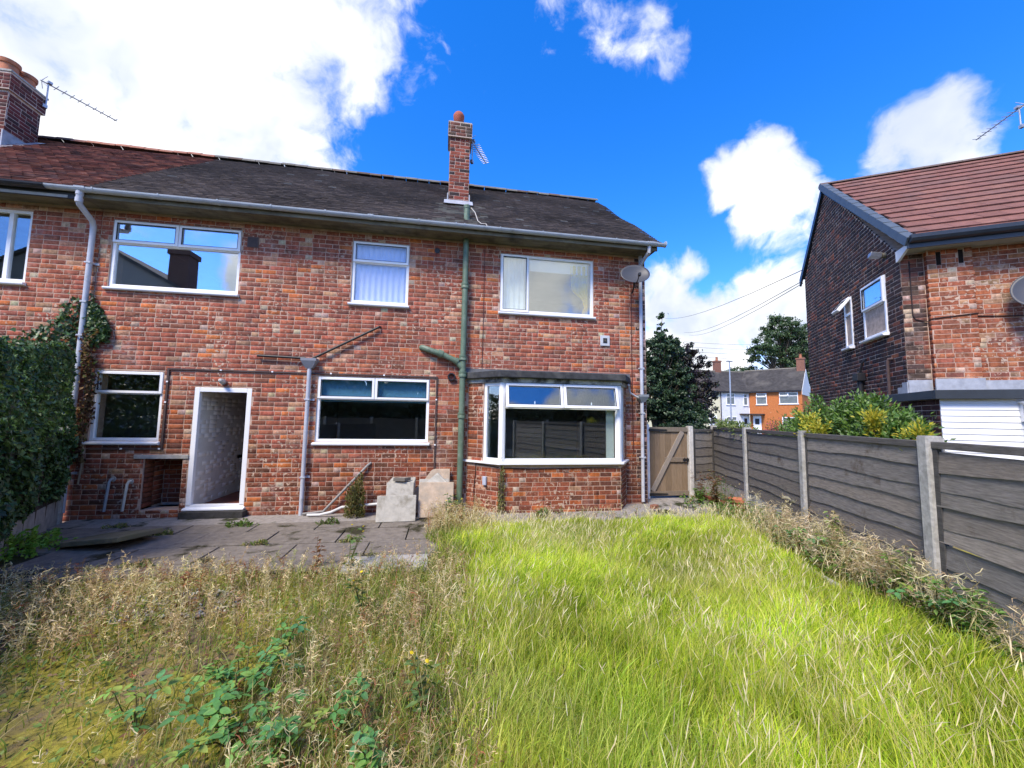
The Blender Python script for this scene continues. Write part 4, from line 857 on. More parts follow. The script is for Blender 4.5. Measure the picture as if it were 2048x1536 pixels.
for k in range(6):
    cpost(FEN, 1.93*k, 1.585 if k != 3 else 1.60, w=.105 if k != 3 else .11)
    if k < 5:
        fence_panel(FEN, 1.93*k+.055, 1.93*(k+1)-.055, .43, 1.555, 7, dark=(.72, .78, .95, 1.05, 1.0)[k])
        MB().box(1.93*k+.05, 1.93*(k+1)-.05, -.022, .022, -.1, .428).build('gravel_board', M_conc, FEN)
# short return panel and gate
g0, g1 = Vector((1.30, .46, 0)), Vector((2.03, .745, 0)); sv = g1-g0
RET = empty('return_fence', g0, math.atan2(sv.y, sv.x), label='short grey fence panel between the gate post and the corner post', cat='fence')
fence_panel(RET, .03, sv.length-.05, .40, 1.50, 6, dark=.9); MB().box(.02, sv.length-.04, -.022, .022, -.1, .398).build('gravel_board', M_conc, RET)
gp = empty('gate_post', (1.235, .44, 0), label='pale square concrete post at the latch side of the gate', cat='post'); cpost(gp, 0, 1.57, w=.10); 
bpy.data.objects[-1] if False else None
for c in gp.children: c.data.materials[0] = simple('pale_concrete_post', (.55, .53, .49), .92, .15, 20, .5, 90, .1)
GA = empty('timber_gate', (.285, .44, .075), label='brown ledged and braced timber gate beside the house corner', cat='gate')
MB().box(-.055, -.004, -.03, .04, -.1, 1.52).build('hinge_post', M_gate, GA, col=True)
nb = 7; bw = .885/nb
for k in range(nb):
    c = random.choice([(.26, .185, .115), (.23, .165, .105), (.29, .21, .135), (.25, .18, .12)]); mb = MB()
    mb.box(k*bw+.002, (k+1)*bw-.002, .0, .018, .02, 1.45, col=c); mb.build('board', M_gate, GA, col=True, bevel=.003, loc=(0, random.uniform(-.001, .001), random.uniform(-.004, .004)))
for z, c in ((1.37, (.23, .19, .145)), (.03, (.24, .19, .14)), (.73, (.25, .195, .14))): MB().box(0 if z != .73 else .34, .885, -.032, -.002, z, z+.095, col=c).build('ledge', M_gate, GA, col=True, bevel=.003)
a = Vector((.055, -.017, .13)); b = Vector((.76, -.017, 1.37)); dv = b-a
o = MB().box(0, dv.length, -.017, .014, -.048, .048, col=(.34, .29, .24)).build('brace', M_gate, GA, col=True, bevel=.003, loc=(a.x, a.y-.004, a.z), rot=(0, -math.atan2(dv.z, dv.x), 0))
for z in (1.405, .065): MB().prism([(-.02, z-.028), (.40, z-.012), (.40, z+.012), (-.02, z+.028)], -.042, -.035, 'y').build('strap_hinge', M_black, GA)
MB().box(.76, .90, -.045, -.033, .76, .80).box(.79, .80, -.055, -.033, .74, .82).box(.85, .865, -.055, -.033, .74, .82).build('latch', M_black, GA)

# ------------------------------------------------------------------ ground, patio, paths
def mossy(name, base, moss, lo, hi, sc, rough=.95, extra=None):
    m, t, b, o = mat_nodes(name); c = tramp(t, tnoise(t, 12, 6, .65), [(.3, tuple(v*.72 for v in base)), (.7, tuple(v*1.25 for v in base))])
    if extra: c = tmix(t, tramp(t, tnoise(t, 5, 6, .7), [(.50, (0, 0, 0)), (.58, (1, 1, 1))]), c, extra)
    f = tramp(t, tnoise(t, sc, 7, .62), [(lo, (0, 0, 0)), (hi, (1, 1, 1))]); c = tmix(t, f, c, tramp(t, tnoise(t, 35, 3, .6), [(.3, tuple(v*.6 for v in moss)), (.7, tuple(v*1.3 for v in moss))]))
    t.links.new(c, b.inputs['Base Color']); b.inputs['Roughness'].default_value = rough; b.inputs['Specular IOR Level'].default_value = .15
    tbump(t, b, tnoise(t, 45, 6, .7), .8, .02); return m
M_soil = mossy('weedy_soil', (.19, .14, .085), (.28, .25, .04), .41, .54, 1.6, extra=(.19, .135, .075))
M_far = mossy('rough_verge', (.10, .10, .095), (.06, .085, .025), .45, .6, .3)
M_path = mossy('old_concrete', (.30, .275, .245), (.045, .05, .022), .56, .63, 2.4)
gm = MB().add([(-300, -300, -.12), (300, -300, -.12), (300, 300, -.12), (-300, 300, -.12)], [(0, 1, 2, 3)]).build('ground', M_far, None, kind='structure')
nx, ny_ = 120, 110; xs = np.linspace(-12, 3.5, nx); ys = np.linspace(-10.5, .3, ny_); X, Y = np.meshgrid(xs, ys, indexing='ij')
def gz(x, y):
    x = np.asarray(x, float); y = np.asarray(y, float)
    z = -.025+.018*np.sin(x*2.1+y*1.3)+.014*np.sin(x*4.3-y*3.1)+.008*np.sin(x*9+y*7)
    fx = (x-(2.07-.383*(.77-y)))*.934   # signed distance to the right fence
    z = z + .16*np.clip(1-np.abs(fx+.25)/.85, 0, 1)*(y < -1.1)
    return np.where(y > -1.0, np.minimum(z, -.04), z)
Z = gz(X, Y); V = np.stack([X, Y, Z], -1).reshape(-1, 3); ii = np.arange(nx*ny_).reshape(nx, ny_)
F = np.stack([ii[:-1, :-1], ii[1:, :-1], ii[1:, 1:], ii[:-1, 1:]], -1).reshape(-1, 4)
link('garden_soil', np_mesh('garden_soil', V, [F], M_soil, smooth=True), None, kind='structure')
PAT = MB().box(-9.75, -3.95, -2.55, -.6, -.06, -.012).build('patio', mossy('patio_bed', (.05, .045, .03), (.05, .055, .015), .45, .6, 3), None, kind='structure')
diag = lambda y: -9.85+.49*(-y)
M_slab = mossy('grey_paving_slab', (.205, .18, .148), (.045, .042, .022), .56, .64, 2.2)
rowsY = [(-.62, .45), (-1.08, .60), (-1.69, .60), (-2.30, .28)]
for r_, (yt, dpt) in enumerate(rowsY):
    x = -4.02-(.45 if r_ % 2 else 0)
    if r_ % 2: x = -4.02
    first = True
    while x > -9.6:
        w_ = .90 if not (first and r_ % 2) else .45; first = False
        if x-w_*.6 > diag(yt-dpt)+.1:
            mb = MB().box(-w_+.009, -.009, -dpt+.009, -.009, 0, .045); mb.build('paving_slab', M_slab, PAT, bevel=.006, loc=(x, yt, -.02+random.uniform(-.006, .008)), rot=(random.uniform(-.008, .008), random.uniform(-.006, .006), 0))
        x -= w_
MB().box(0, .92, -.40, 0, 0, .05).build('paving_slab', simple('pale_slab', (.36, .345, .31), .9, .18, 9, .4, 70, .15, dirt=(.18, .17, .14)), PAT, bevel=.008, loc=(-5.05, -2.32, -.005), rot=(0, .004, .01), label='pale concrete slab at the front edge of the patio')
def slab_sheet(name, pts, z, mat, th=.1, **kw): return MB().prism(pts, z-th, z, 'z').build(name, mat, None, bevel=.01, **kw)
slab_sheet('apron', [(-9.7, .0), (-9.62, -.5), (-8.6, -.62), (-7.2, -.58), (-6.9, -.66), (-4.6, -.6), (-3.72, -.64), (-3.72, 0)], .0, M_path, kind='structure')
pathpts = [(-3.715, .0), (-3.715, -.98), (-3.2, -1.05), (-2.5, -1.0), (-1.6, -1.08), (-.7, -1.02), (.2, -1.1), (.75, -1.02), (1.15, -.6), (1.28, .0), (1.9, .4), (1.9, 9), (.05, 9), (.05, 0)]
slab_sheet('path', pathpts, .05, M_path, kind='structure')
st = MB().box(-8.13, -7.2, -.16, .0, -.05, .10).build('door_step', mossy('dark_step', (.06, .058, .055), (.03, .03, .018), .5, .65, 4), None, label='dark worn step under the open back door', cat='step')
# loose paving slabs leaning on the wall
M_ls = simple('pale_loose_slab', (.44, .42, .36), .9, .14, 14, .4, 70, .15, dirt=(.22, .20, .15), dirt_scale=6, dirt_lo=.52)
M_ls2 = simple('buff_loose_slab', (.47, .37, .27), .9, .16, 14, .4, 70, .15, dirt=(.30, .27, .22), dirt_scale=5, dirt_lo=.45)
def lean(w_, h_, x, y, z, tilt, rz, label, mat=M_ls, th=.045): return MB().box(-w_/2, w_/2, -th, 0, 0, h_).build('loose_slab', mat, None, bevel=.006, loc=(x, y, z), rot=(-tilt, 0, rz), label=label, cat='paving slab', group='slabs stacked against the back wall')
lean(.60, .40, -4.71, -.78, .03, R(14), R(2), 'pale slab leaning in front of the left stack, nearest of all the slabs')
for i in range(5): lean(.44-.01*i, .56+.012*i, -4.70+.008*i, -.50+.055*i, .03, R(16), R(random.uniform(-2, 2)), ['front slab of the left stack, just behind the wide pale slab', 'second slab back in the left stack against the wall', 'middle slab of the left stack against the wall', 'fourth slab back in the left stack against the wall', 'rearmost slab of the left stack, touching the bricks'][i])
MB().add([(-.14, -.05, 0), (.05, -.07, 0), (.14, .03, 0), (.12, .06, .0), (.02, .0, 0), (-.12, .05, 0), (-.14, -.05, .05), (.05, -.07, .05), (.14, .03, .05), (.12, .06, .05), (.02, .0, .05), (-.12, .05, .05)], [(0, 5, 4, 3, 2, 1), (6, 7, 8, 9, 10, 11), (0, 1, 7, 6), (1, 2, 8, 7), (2, 3, 9, 8), (3, 4, 10, 9), (4, 5, 11, 10), (5, 0, 6, 11)]).build('stone_fragment', simple('grey_fragment', (.17, .155, .13), .9, .2), None, loc=(-4.68, -.36, .60), label='small grey stone fragment lying on top of the left slab stack', cat='stone')
lean(.56, .56, -4.10, -.66, .05, R(16), R(-2), 'upright buff slab right of the left stack, below the curved stone', M_ls2)
lean(.50, .60, -4.14, -.44, .03, R(16), R(3), 'plain slab hidden behind the upright buff slab')
cs = MB(); pts = [(-.34, 0), (.22, 0), (.22, .74), (-.04, .74), (-.10, .72), (-.16, .64), (-.24, .52), (-.36, .42), (-.44, .36), (-.44, .0)]
cs.prism(pts, -.05, 0, 'y').build('curved_stone', M_ls2, None, bevel=.006, loc=(-4.10, -.22, .03), rot=(-R(14), 0, 0), label='buff stone with a curved left edge leaning on the bricks behind the slabs', cat='stone')
MB().add([(-.19, 0, 0), (.19, 0, 0), (.15, .1, .03), (-.15, .1, .03), (0, .08, .16), (.02, .12, .16)], [(0, 1, 4), (0, 4, 3), (1, 2, 5, 4), (2, 3, 5), (3, 4, 5), (0, 3, 2, 1)]).build('stone_wedge', M_ls, None, loc=(-4.10, -.52, .575), label='pale wedge of stone resting on the buff slab', cat='stone')
o = MB().box(-.42, .42, -.28, .28, 0, .06).build('loose_slab', simple('mossy_buff_slab', (.20, .17, .10), .95, .25, 10, .5, 60, .1, dirt=(.10, .10, .04), dirt_scale=5), None, bevel=.01, loc=(-8.12, -1.42, .07), rot=(R(-4), R(-7), R(-14)), label='mossy buff slab lying loose and tilted at the left end of the patio', cat='paving slab')
# kerb edging of the lawn, brick border, pot, half brick
EDG = empty('lawn_edging', (.50, -1.75, 0), label='low pale concrete edging along the right side of the lawn', cat='edging')
ep = [(.50, -1.75), (.20, -2.5), (-.05, -3.25), (-.22, -4.0), (-.36, -4.75), (-.55, -5.55), (-.85, -6.4)]
for (a, b) in zip(ep[:-1], ep[1:]):
    dx, dy = b[0]-a[0], b[1]-a[1]; ln = math.hypot(dx, dy)
    MB().box(.006, ln-.006, -.026, .026, -.1, .15+random.uniform(-.015, .012)).build('edging_stone', M_conc, EDG, bevel=.01, loc=(a[0]-.50, a[1]+1.75, 0), rot=(random.uniform(-.04, .04), 0, math.atan2(dy, dx)))
MB().box(-.05, .42, -.03, .03, -.1, .14).build('edging_stone', M_conc, EDG, bevel=.01, loc=(0, .0, 0), rot=(0, 0, .05))
BB = empty('brick_border', (1.42, .35, 0), label='short row of old bricks edging the bed beside the gate post', cat='border')
for k in range(7): MB().box(-.05, .05, -.105, .105, 0, .065, col=pick(PAL_LOW)).build('brick', M_brickdark, BB, col=True, bevel=.006, loc=(.02+.004*k, -.08-.22*k, .06+random.uniform(-.01, .01)), rot=(0, random.uniform(-.08, .08), random.uniform(-.12, .12)))
po = empty('flower_pot', (1.33, -.80, .02), label='terracotta flower pot half buried near the second fence post', cat='pot')
smooth_angle(MB().lathe([(.0, 0), (.105, 0), (.14, .2), (.158, .205), (.162, .26), (.145, .262), (.13, .22), (0, .2)], 22).build('pot', M_terra, po))
MB().box(-.07, .07, -.05, .05, 0, .065, col=(.27, .12, .075)).build('half_brick', M_brickchim, None, col=True, bevel=.006, loc=(-.10, -.42, .05), rot=(0, 0, .5), label='broken half brick lying on the path by the right downpipe', cat='brick')
# low concrete board and posts under the hedge at the left
LF = empty('left_fence', (-9.80, -.12, 0), math.atan2(-.90, .44), label='concrete gravel board fence under the hedge on the left', cat='fence')
for k in range(4):
    MB().box(k*1.93+.05, (k+1)*1.93-.05, -.025, .025, -.1, .34).build('gravel_board', M_conc, LF)
    cpost(LF, k*1.93, 1.45); 
    MB().box(k*1.93+.05, (k+1)*1.93-.05, -.015, .015, .34, 1.40, col=(.10, .09, .085)).build('fence_panel', M_slat, LF, col=True)
# ------------------------------------------------------------------ vegetation helpers
def unit(a): return a/np.maximum(np.linalg.norm(a, axis=-1, keepdims=True), 1e-9)
def palette(n, cols, var=.18):
    cols = np.array(cols, float); w = cols[:, 0]/cols[:, 0].sum(); c = cols[rng.choice(len(cols), n, p=w), 1:]
    return np.clip(c*rng.uniform(1-var, 1+var, (n, 1))*rng.uniform(.94, 1.06, (n, 3)), 0, 1)
def leaves(name, C, D, Nn, Ln, Wd, col, mat, parent=None, **kw):
    n = len(C); D = unit(D); S = unit(np.cross(D, Nn)); U = np.cross(S, D); Ln = np.asarray(Ln).reshape(-1, 1)*np.ones((n, 1)); Wd = np.asarray(Wd).reshape(-1, 1)*np.ones((n, 1))
    f = .22*Wd
    V = np.stack([C-D*Ln*.5, C-D*Ln*.05+S*Wd*.5+U*f, C+D*Ln*.5-U*f*.8, C-D*Ln*.05-S*Wd*.5+U*f], 1).reshape(-1, 3)
    b = 4*np.arange(n)[:, None]; F = np.concatenate([b+np.array([[0, 1, 2]]), b+np.array([[0, 2, 3]])])
    return link(name, np_mesh(name, V, [F], mat, np.repeat(col, 4, 0)), parent, **kw)
def ribbons(P, Wd, S):
    """P (n,k,3) centre lines, Wd (n,k) half widths, S (n,3) side vectors -> V,F"""
    n, k, _ = P.shape; V = np.stack([P-S[:, None]*Wd[..., None], P+S[:, None]*Wd[..., None]], 2).reshape(-1, 3)
    i = np.arange(k-1); q = np.stack([2*i, 2*i+1, 2*i+3, 2*i+2], -1)[None]+(2*k*np.arange(n))[:, None, None]
    return V, q.reshape(-1, 4)
def merge(parts):
    Vs, Fs, Cs = [], [], []; o = 0
    for V, F, C in parts: Vs.append(V); Fs.append(F+o); Cs.append(C); o += len(V)
    return np.concatenate(Vs), np.concatenate(Fs), np.concatenate(Cs)
def blades(xy, z0, h, lean, cols, w, k=4, curl=1.0, dirs=None):
    n = len(xy); a = rng.uniform(0, 2*np.pi, n) if dirs is None else dirs; d = np.stack([np.cos(a), np.sin(a)], -1); t = np.linspace(0, 1, k)
    hz = h[:, None]*(t-.28*lean[:, None]*t**2); out = (h*lean)[:, None]*(t**(1+curl))*.9
    P = np.zeros((n, k, 3)); P[..., 0] = xy[:, 0, None]+d[:, 0, None]*out; P[..., 1] = xy[:, 1, None]+d[:, 1, None]*out; P[..., 2] = z0[:, None]+hz
    # side vector mostly facing the garden's south end, jittered
    b = rng.uniform(-.9, .9, n); S = np.stack([np.cos(b), np.sin(b), np.zeros(n)], -1)
    Wd = w[:, None]*np.array([.8, 1.0, .75, .08])[None] if k == 4 else w[:, None]*np.linspace(1, .1, k)[None]
    V, F = ribbons(P, Wd, S); return V, F, np.repeat(cols, 2*k, 0), P
def vnoise(x, y, s=1.0):
    return np.sin(x*1.7*s+1.3*np.sin(y*1.1*s))*np.cos(y*1.9*s+.7*np.sin(x*2.3*s))
def edge_x(y):
    pts = np.array(ep)[::-1]; return np.interp(y, pts[:, 1], pts[:, 0])
fence_x = lambda y: 2.07-.3833*(.77-y)

# ------------------------------------------------------------------ long lawn
n = 165000; x = rng.uniform(-4.15, 1.0, n); y = -1.0-5.4*rng.uniform(0, 1, n)**.9
bl = -3.80+.16*vnoise(x*0+y, y, 2.3)+rng.normal(0, .22, n); ex_ = edge_x(y)+rng.normal(.03, .05, n)
ok = (x > bl) & (x < ex_) & (y < -1.0-.06*np.sin(x*5)); x, y = x[ok], y[ok]; n = len(x)
tuft = .5+.5*vnoise(x, y, 1.6); h = (.15+.08*tuft+.05*vnoise(x, y, 5.1))*rng.uniform(.5, 1.35, n)*np.clip(.35+(-1.0-y)*1.6, .35, 1)*np.clip(.55+(x+4.0)*.9, .5, 1)*np.clip(.7+(edge_x(y)-x)*1.6, .7, 1)
lean = rng.uniform(.12, .95, n); dirs = -.2+.9*vnoise(x, y, 1.25)+rng.normal(0, 1.25, n)
cg = palette(n, [(36, .48, .61, .05), (24, .34, .50, .04), (24, .64, .68, .11), (10, .18, .30, .035), (12, .72, .65, .22)])
cg *= (1+.24*vnoise(x, y, 1.1)+.16*vnoise(x, y, 4.3))[:, None]; gg = np.clip(vnoise(x-1.2, y+.6, 1.15)-.35, 0, 1)[:, None]; cg = cg*(1-.6*gg)+np.array([.30, .42, .13])*.6*gg
yel = np.clip(vnoise(x+2, y-1, .8), 0, 1)[:, None]; cg = cg*(1-.3*yel)+np.array([.56, .54, .16])*.3*yel
dist = np.hypot(x-CAM.x, y-CAM.y); w = (.0011+.00034*dist)*rng.uniform(.6, 1.4, n)*np.where(rng.uniform(0, 1, n) < .06, 2.2, 1.0)
V, F, C, _ = blades(np.stack([x, y], -1), gz(x, y), h, lean, cg, w, dirs=dirs)
# straw-coloured flowering stalks above the sward
m = 8500; i = rng.choice(n, m); i = i[rng.uniform(0, 1, m) < .2+.8*(vnoise(x[i], y[i], 1.3) > .05)]; m = len(i); hs_ = (.30+.22*rng.uniform(0, 1, m))*np.clip(.45+(-1.0-y[i])*.6, .45, 1); cs_ = palette(m, [(5, .70, .62, .30), (4, .62, .56, .22), (2, .54, .54, .17)])
V2, F2, C2, P2 = blades(np.stack([x[i], y[i]], -1), gz(x[i], y[i]), hs_, rng.uniform(.15, .75, m), cs_, (.0006+.00017*dist[i]), dirs=dirs[i]+rng.normal(0, .5, m))
tip, pre = P2[:, 3], P2[:, 2]; dv = unit(tip-pre); ln = rng.uniform(.05, .10, m)
hp = np.stack([tip-dv*ln[:, None]*.6, tip, tip+dv*ln[:, None]*.4], 1); b_ = rng.uniform(-.9, .9, m)
V3, F3 = ribbons(hp, np.stack([.0008+.0002*dist[i], .0017+.00030*dist[i], .0003+0*dist[i]], -1)*rng.uniform(.7, 1.3, (m, 1)), np.stack([np.cos(b_), np.sin(b_), 0*b_], -1))
ch = np.repeat(palette(m, [(5, .80, .72, .48), (3, .70, .60, .40), (2, .62, .52, .38)]), 6, 0)
V, F, C = merge([(V, F, C), (V2, F2, C2), (V3, F3, ch)])
link('lawn_grass', np_mesh('lawn_grass', V, [F], M_grass, C), None, label='long bright green grass with straw seed heads covering the right of the garden', cat='grass', kind='stuff')
# fallow grass in the weedy left half and along the borders
n = 30000; x = rng.uniform(-9.0, -3.7, n); y = rng.uniform(-6.6, -2.35, n)
pk = np.exp(-((x+3.9)/1.1)**2)*1.2+.16+.25*np.clip(vnoise(x, y, 1.2), 0, 1); ok = (rng.uniform(0, 1, n) < pk) & ((y < -2.62) | (x > -4.1)) & (x > diag(y)+.3)
x2 = rng.uniform(-.3, 2.0, 12000); y2 = rng.uniform(-6.4, -1.0, 12000); ok2 = (x2 > edge_x(y2)) & (x2 < fence_x(y2)-.08) & (rng.uniform(0, 1, 12000) < .4+.4*vnoise(x2, y2, 2))
x3 = rng.uniform(-4.5, -3.6, 2600); y3 = rng.uniform(-2.6, -.9, 2600); ok3 = x3 > -4.1+.12*np.sin(y3*5)
x, y = np.concatenate([x[ok], x2[ok2], x3[ok3]]), np.concatenate([y[ok], y2[ok2], y3[ok3]]); n = len(x)
h = rng.uniform(.06, .24, n); dist = np.hypot(x-CAM.x, y-CAM.y)
cg = palette(n, [(30, .19, .26, .05), (25, .27, .35, .06), (22, .38, .36, .14), (15, .48, .40, .2), (8, .10, .16, .035)])
V, F, C, _ = blades(np.stack([x, y], -1), gz(x, y), h, rng.uniform(.3, 1.1, n), cg, (.0015+.0004*dist))
link('rough_grass', np_mesh('rough_grass', V, [F], M_grass, C), None, label='thin olive grass among the dry weeds and along the borders', cat='grass', kind='stuff')
# ------------------------------------------------------------------ dry wiry weeds
def wiry(x, y, h, cols, nb=15, fine=1.0):
    n = len(x); dist = np.hypot(x-CAM.x, y-CAM.y); V, F, C, P = blades(np.stack([x, y], -1), gz(x, y), h, rng.uniform(.05, .5, n), cols, .0011+.00022*dist, curl=.6)
    parts = [(V, F, C)]; t = rng.uniform(.3, 1, (n, nb)); ti = np.clip((t*3).astype(int), 0, 2); fr_ = t*3-ti; ar = np.arange(n)[:, None]
    base = P[ar, ti]*(1-fr_[..., None])+P[ar, ti+1]*fr_[..., None]; base = base.reshape(-1, 3); N_ = len(base)
    a = rng.uniform(0, 2*np.pi, N_); up = rng.uniform(-.1, 1.0, N_); d = unit(np.stack([np.cos(a), np.sin(a), up], -1)); ln = rng.uniform(.025, .085, N_)*np.repeat(np.clip(h/.4, .6, 1.4), nb)*fine
    d2 = unit(d+rng.normal(0, .9, (N_, 3))); d3 = unit(d2+rng.normal(0, .9, (N_, 3)))
    P4 = np.stack([base, base+d*ln[:, None]*.45, base+(d*.45+d2*.35)*ln[:, None], base+(d*.45+d2*.35+d3*.3)*ln[:, None]], 1); dd = np.repeat(dist, nb)
    S = unit(np.cross(d, rng.normal(0, 1, (N_, 3)))); wv = (.0008+.00024*dd)[:, None]*np.array([.7, 1.1, 1.2, .5])*rng.uniform(.6, 1.6, (N_, 1))
    V, F = ribbons(P4, wv, S); cc = np.repeat(cols, nb, 0)*rng.uniform(.75, 1.35, (N_, 1)); parts.append((V, F, np.repeat(np.clip(cc, 0, 1), 8, 0))); return merge(parts)
STRAW = [(30, .62, .50, .29), (25, .50, .38, .21), (24, .72, .62, .38), (10, .28, .17, .10), (6, .32, .13, .07), (12, .36, .36, .15)]
n = 5200; x = rng.uniform(-8.9, -3.7, n); y = rng.uniform(-6.4, -2.3, n); d_ = .55+.45*vnoise(x, y, 1.0)+.25*(y > -4.2)-.62*((x < -4.9) & (y < -4.1)); ok = (rng.uniform(0, 1, n) < d_) & (x > diag(y)+.35) & ((y < -2.62) | (rng.uniform(0, 1, n) < .38)); x, y = x[ok], y[ok]
h = rng.uniform(.10, .36, len(x))*np.where((x < -4.9) & (y < -4.1), .5, 1)*np.clip(.75+(-2.6-y)*.6, .75, 1.1); pt1 = wiry(x, y, h, palette(len(x), STRAW))
n = 820; s_ = 3.2+3.8*rng.uniform(0, 1, n)**.8; off = rng.uniform(.04, .5, n); x = 2.07-.358*s_-.934*off; y = .77-.934*s_+.358*off; ok = (x > edge_x(y)+.05); x, y = x[ok], y[ok]
dn = np.clip((2.6-y)*.5, 0, 1); h = rng.uniform(.18, .60, len(x))*np.where(y > -1.8, .5, 1.0); pt2 = wiry(x, y, h, palette(len(x), [(30, .60, .51, .34), (25, .50, .40, .26), (20, .68, .60, .42), (10, .36, .27, .16)]), 20, .95)
n = 260; x = rng.uniform(-4.2, -3.3, n); y = rng.uniform(-1.7, -.75, n); pt3 = wiry(x, y, rng.uniform(.2, .5, n), palette(n, STRAW), 16)
n = 130; x = rng.uniform(-3.3, -.6, n); y = rng.uniform(-1.1, -.6, n); pt4 = wiry(x, y, rng.uniform(.1, .3, n), palette(n, STRAW+[(60, .2, .26, .08)]), 10)
V, F, C = merge([pt1, pt2, pt3, pt4])
link('dry_weeds', np_mesh('dry_weeds', V, [F], M_dry, C), None, label='tangle of dry straw coloured weeds over the left garden and along the fence', cat='weeds', kind='stuff')
# creeping leaves and litter on the bare ground
n = 26000; x = rng.uniform(-9, -3.6, n); y = rng.uniform(-6.4, -2.5, n); ok = (rng.uniform(0, 1, n) < .25+.75*(vnoise(x+3, y, 1.4) > .1)) & (x > diag(y)+.3) & (y < -2.65); x, y = x[ok], y[ok]; n = len(x)
C = np.stack([x, y, gz(x, y)+rng.uniform(.01, .07, n)], -1); D = np.concatenate([rng.normal(0, 1, (n, 2)), rng.normal(0, .25, (n, 1))], 1); Nn = np.tile([0, 0, 1.], (n, 1))+rng.normal(0, .35, (n, 3))
leaves('ground_cover', C, D, Nn, rng.uniform(.015, .045, n), rng.uniform(.012, .032, n), palette(n, [(30, .14, .22, .05), (20, .21, .29, .06), (18, .28, .19, .09), (16, .38, .30, .15), (12, .20, .11, .06), (10, .27, .27, .04)]), M_leaf, None, label='low creeping leaves and litter on the mossy ground at the left', cat='ground cover', kind='stuff')
n = 11000; s_ = rng.uniform(.2, 7, n); off = rng.uniform(.03, .95, n); x = 2.07-.358*s_-.934*off; y = .77-.934*s_+.358*off; ok = (x > edge_x(np.minimum(y, -1.62))) & (rng.uniform(0, 1, n) < .25+.75*(vnoise(x, y, 2.2) > .0)); x, y = x[ok], y[ok]; n = len(x)
C = np.stack([x, y, gz(x, y)+rng.uniform(.02, .22, n)], -1); D = rng.normal(0, 1, (n, 3)); D[:, 2] *= .4; Nn = np.tile([0, 0, 1.], (n, 1))+rng.normal(0, .4, (n, 3))
leaves('border_weeds', C, D, Nn, rng.uniform(.03, .07, n), rng.uniform(.02, .045, n), palette(n, [(30, .12, .23, .05), (20, .19, .31, .07), (12, .26, .18, .09), (10, .36, .28, .15), (14, .07, .13, .03)]), M_leaf, None, label='low weeds and dead leaves in the bed under the right fence', cat='weeds', kind='stuff')
n = 420; a = rng.uniform(0, 2*np.pi, n); r = .42*np.sqrt(rng.uniform(0, 1, n)); sx_, sy_ = -6.35+r*np.cos(a)*1.5, -3.25+r*np.sin(a)*.7; sz_ = rng.uniform(.008, .026, n)
oct_ = np.array([(1, 0, 0), (-1, 0, 0), (0, 1, 0), (0, -1, 0), (0, 0, .7), (0, 0, -.7)]); of_ = np.array([(0, 2, 4), (2, 1, 4), (1, 3, 4), (3, 0, 4), (2, 0, 5), (1, 2, 5), (3, 1, 5), (0, 3, 5)])
V = (np.stack([sx_, sy_, gz(sx_, sy_)+sz_*.5+.01], -1)[:, None]+oct_[None]*sz_[:, None, None]*rng.uniform(.6, 1.3, (n, 6, 1))).reshape(-1, 3); F = (of_[None]+6*np.arange(n)[:, None, None]).reshape(-1, 3)
link('gravel', np_mesh('gravel', V, [F], M_tile, np.repeat(palette(n, [(3, .45, .43, .40), (2, .33, .31, .28), (1, .25, .20, .16)]), 6, 0)), None, label='small patch of pale gravel among the dry weeds', cat='gravel', kind='stuff')
# ------------------------------------------------------------------ brambles and other single plants
def leaflet_mesh(col, sz):
    o = [(0, 0, 0), (.16, .10, .03), (.27, .30, .05), (.25, .55, .03), (.13, .82, -.02), (0, 1.0, -.08), (-.13, .82, -.02), (-.25, .55, .03), (-.27, .30, .05), (-.16, .10, .03), (0, .3, -.01), (0, .6, -.03)]
    V = []; F = []; C = []
    for a, s in ((0, 1.0), (1.32, .85), (-1.32, .85)):
        b = len(V); ca, sa = math.cos(a), math.sin(a); off = (0, .24) if a == 0 else (-.05 if a > 0 else .05, .0)
        for (u, v, w_) in o: u2, v2 = u*s*.95, v*s; V.append(((ca*u2-sa*v2+off[0])*sz, (sa*u2+ca*v2+off[1])*sz, w_*sz*s)); C.append(tuple(c*random.uniform(.9, 1.1) for c in col))
        F += [tuple(b+i for i in f) for f in ((0, 1, 2, 10), (0, 10, 8, 9), (2, 3, 11, 10), (10, 11, 7, 8), (3, 4, 5, 11), (11, 5, 6, 7))]
    me = bpy.data.meshes.new('leaf'); me.from_pydata(V, [], F); at = me.attributes.new('Col', 'FLOAT_COLOR', 'POINT'); c = np.ones((len(V), 4), np.float32); c[:, :3] = C; at.data.foreach_set('color', c.ravel())
    for p in me.polygons: p.use_smooth = True
    me.materials.append(M_leaf); return me
BR = [leaflet_mesh(c, 1.0) for c in ((.13, .31, .085), (.17, .36, .09), (.11, .26, .085), (.23, .42, .10), (.29, .38, .08), (.12, .29, .12))]
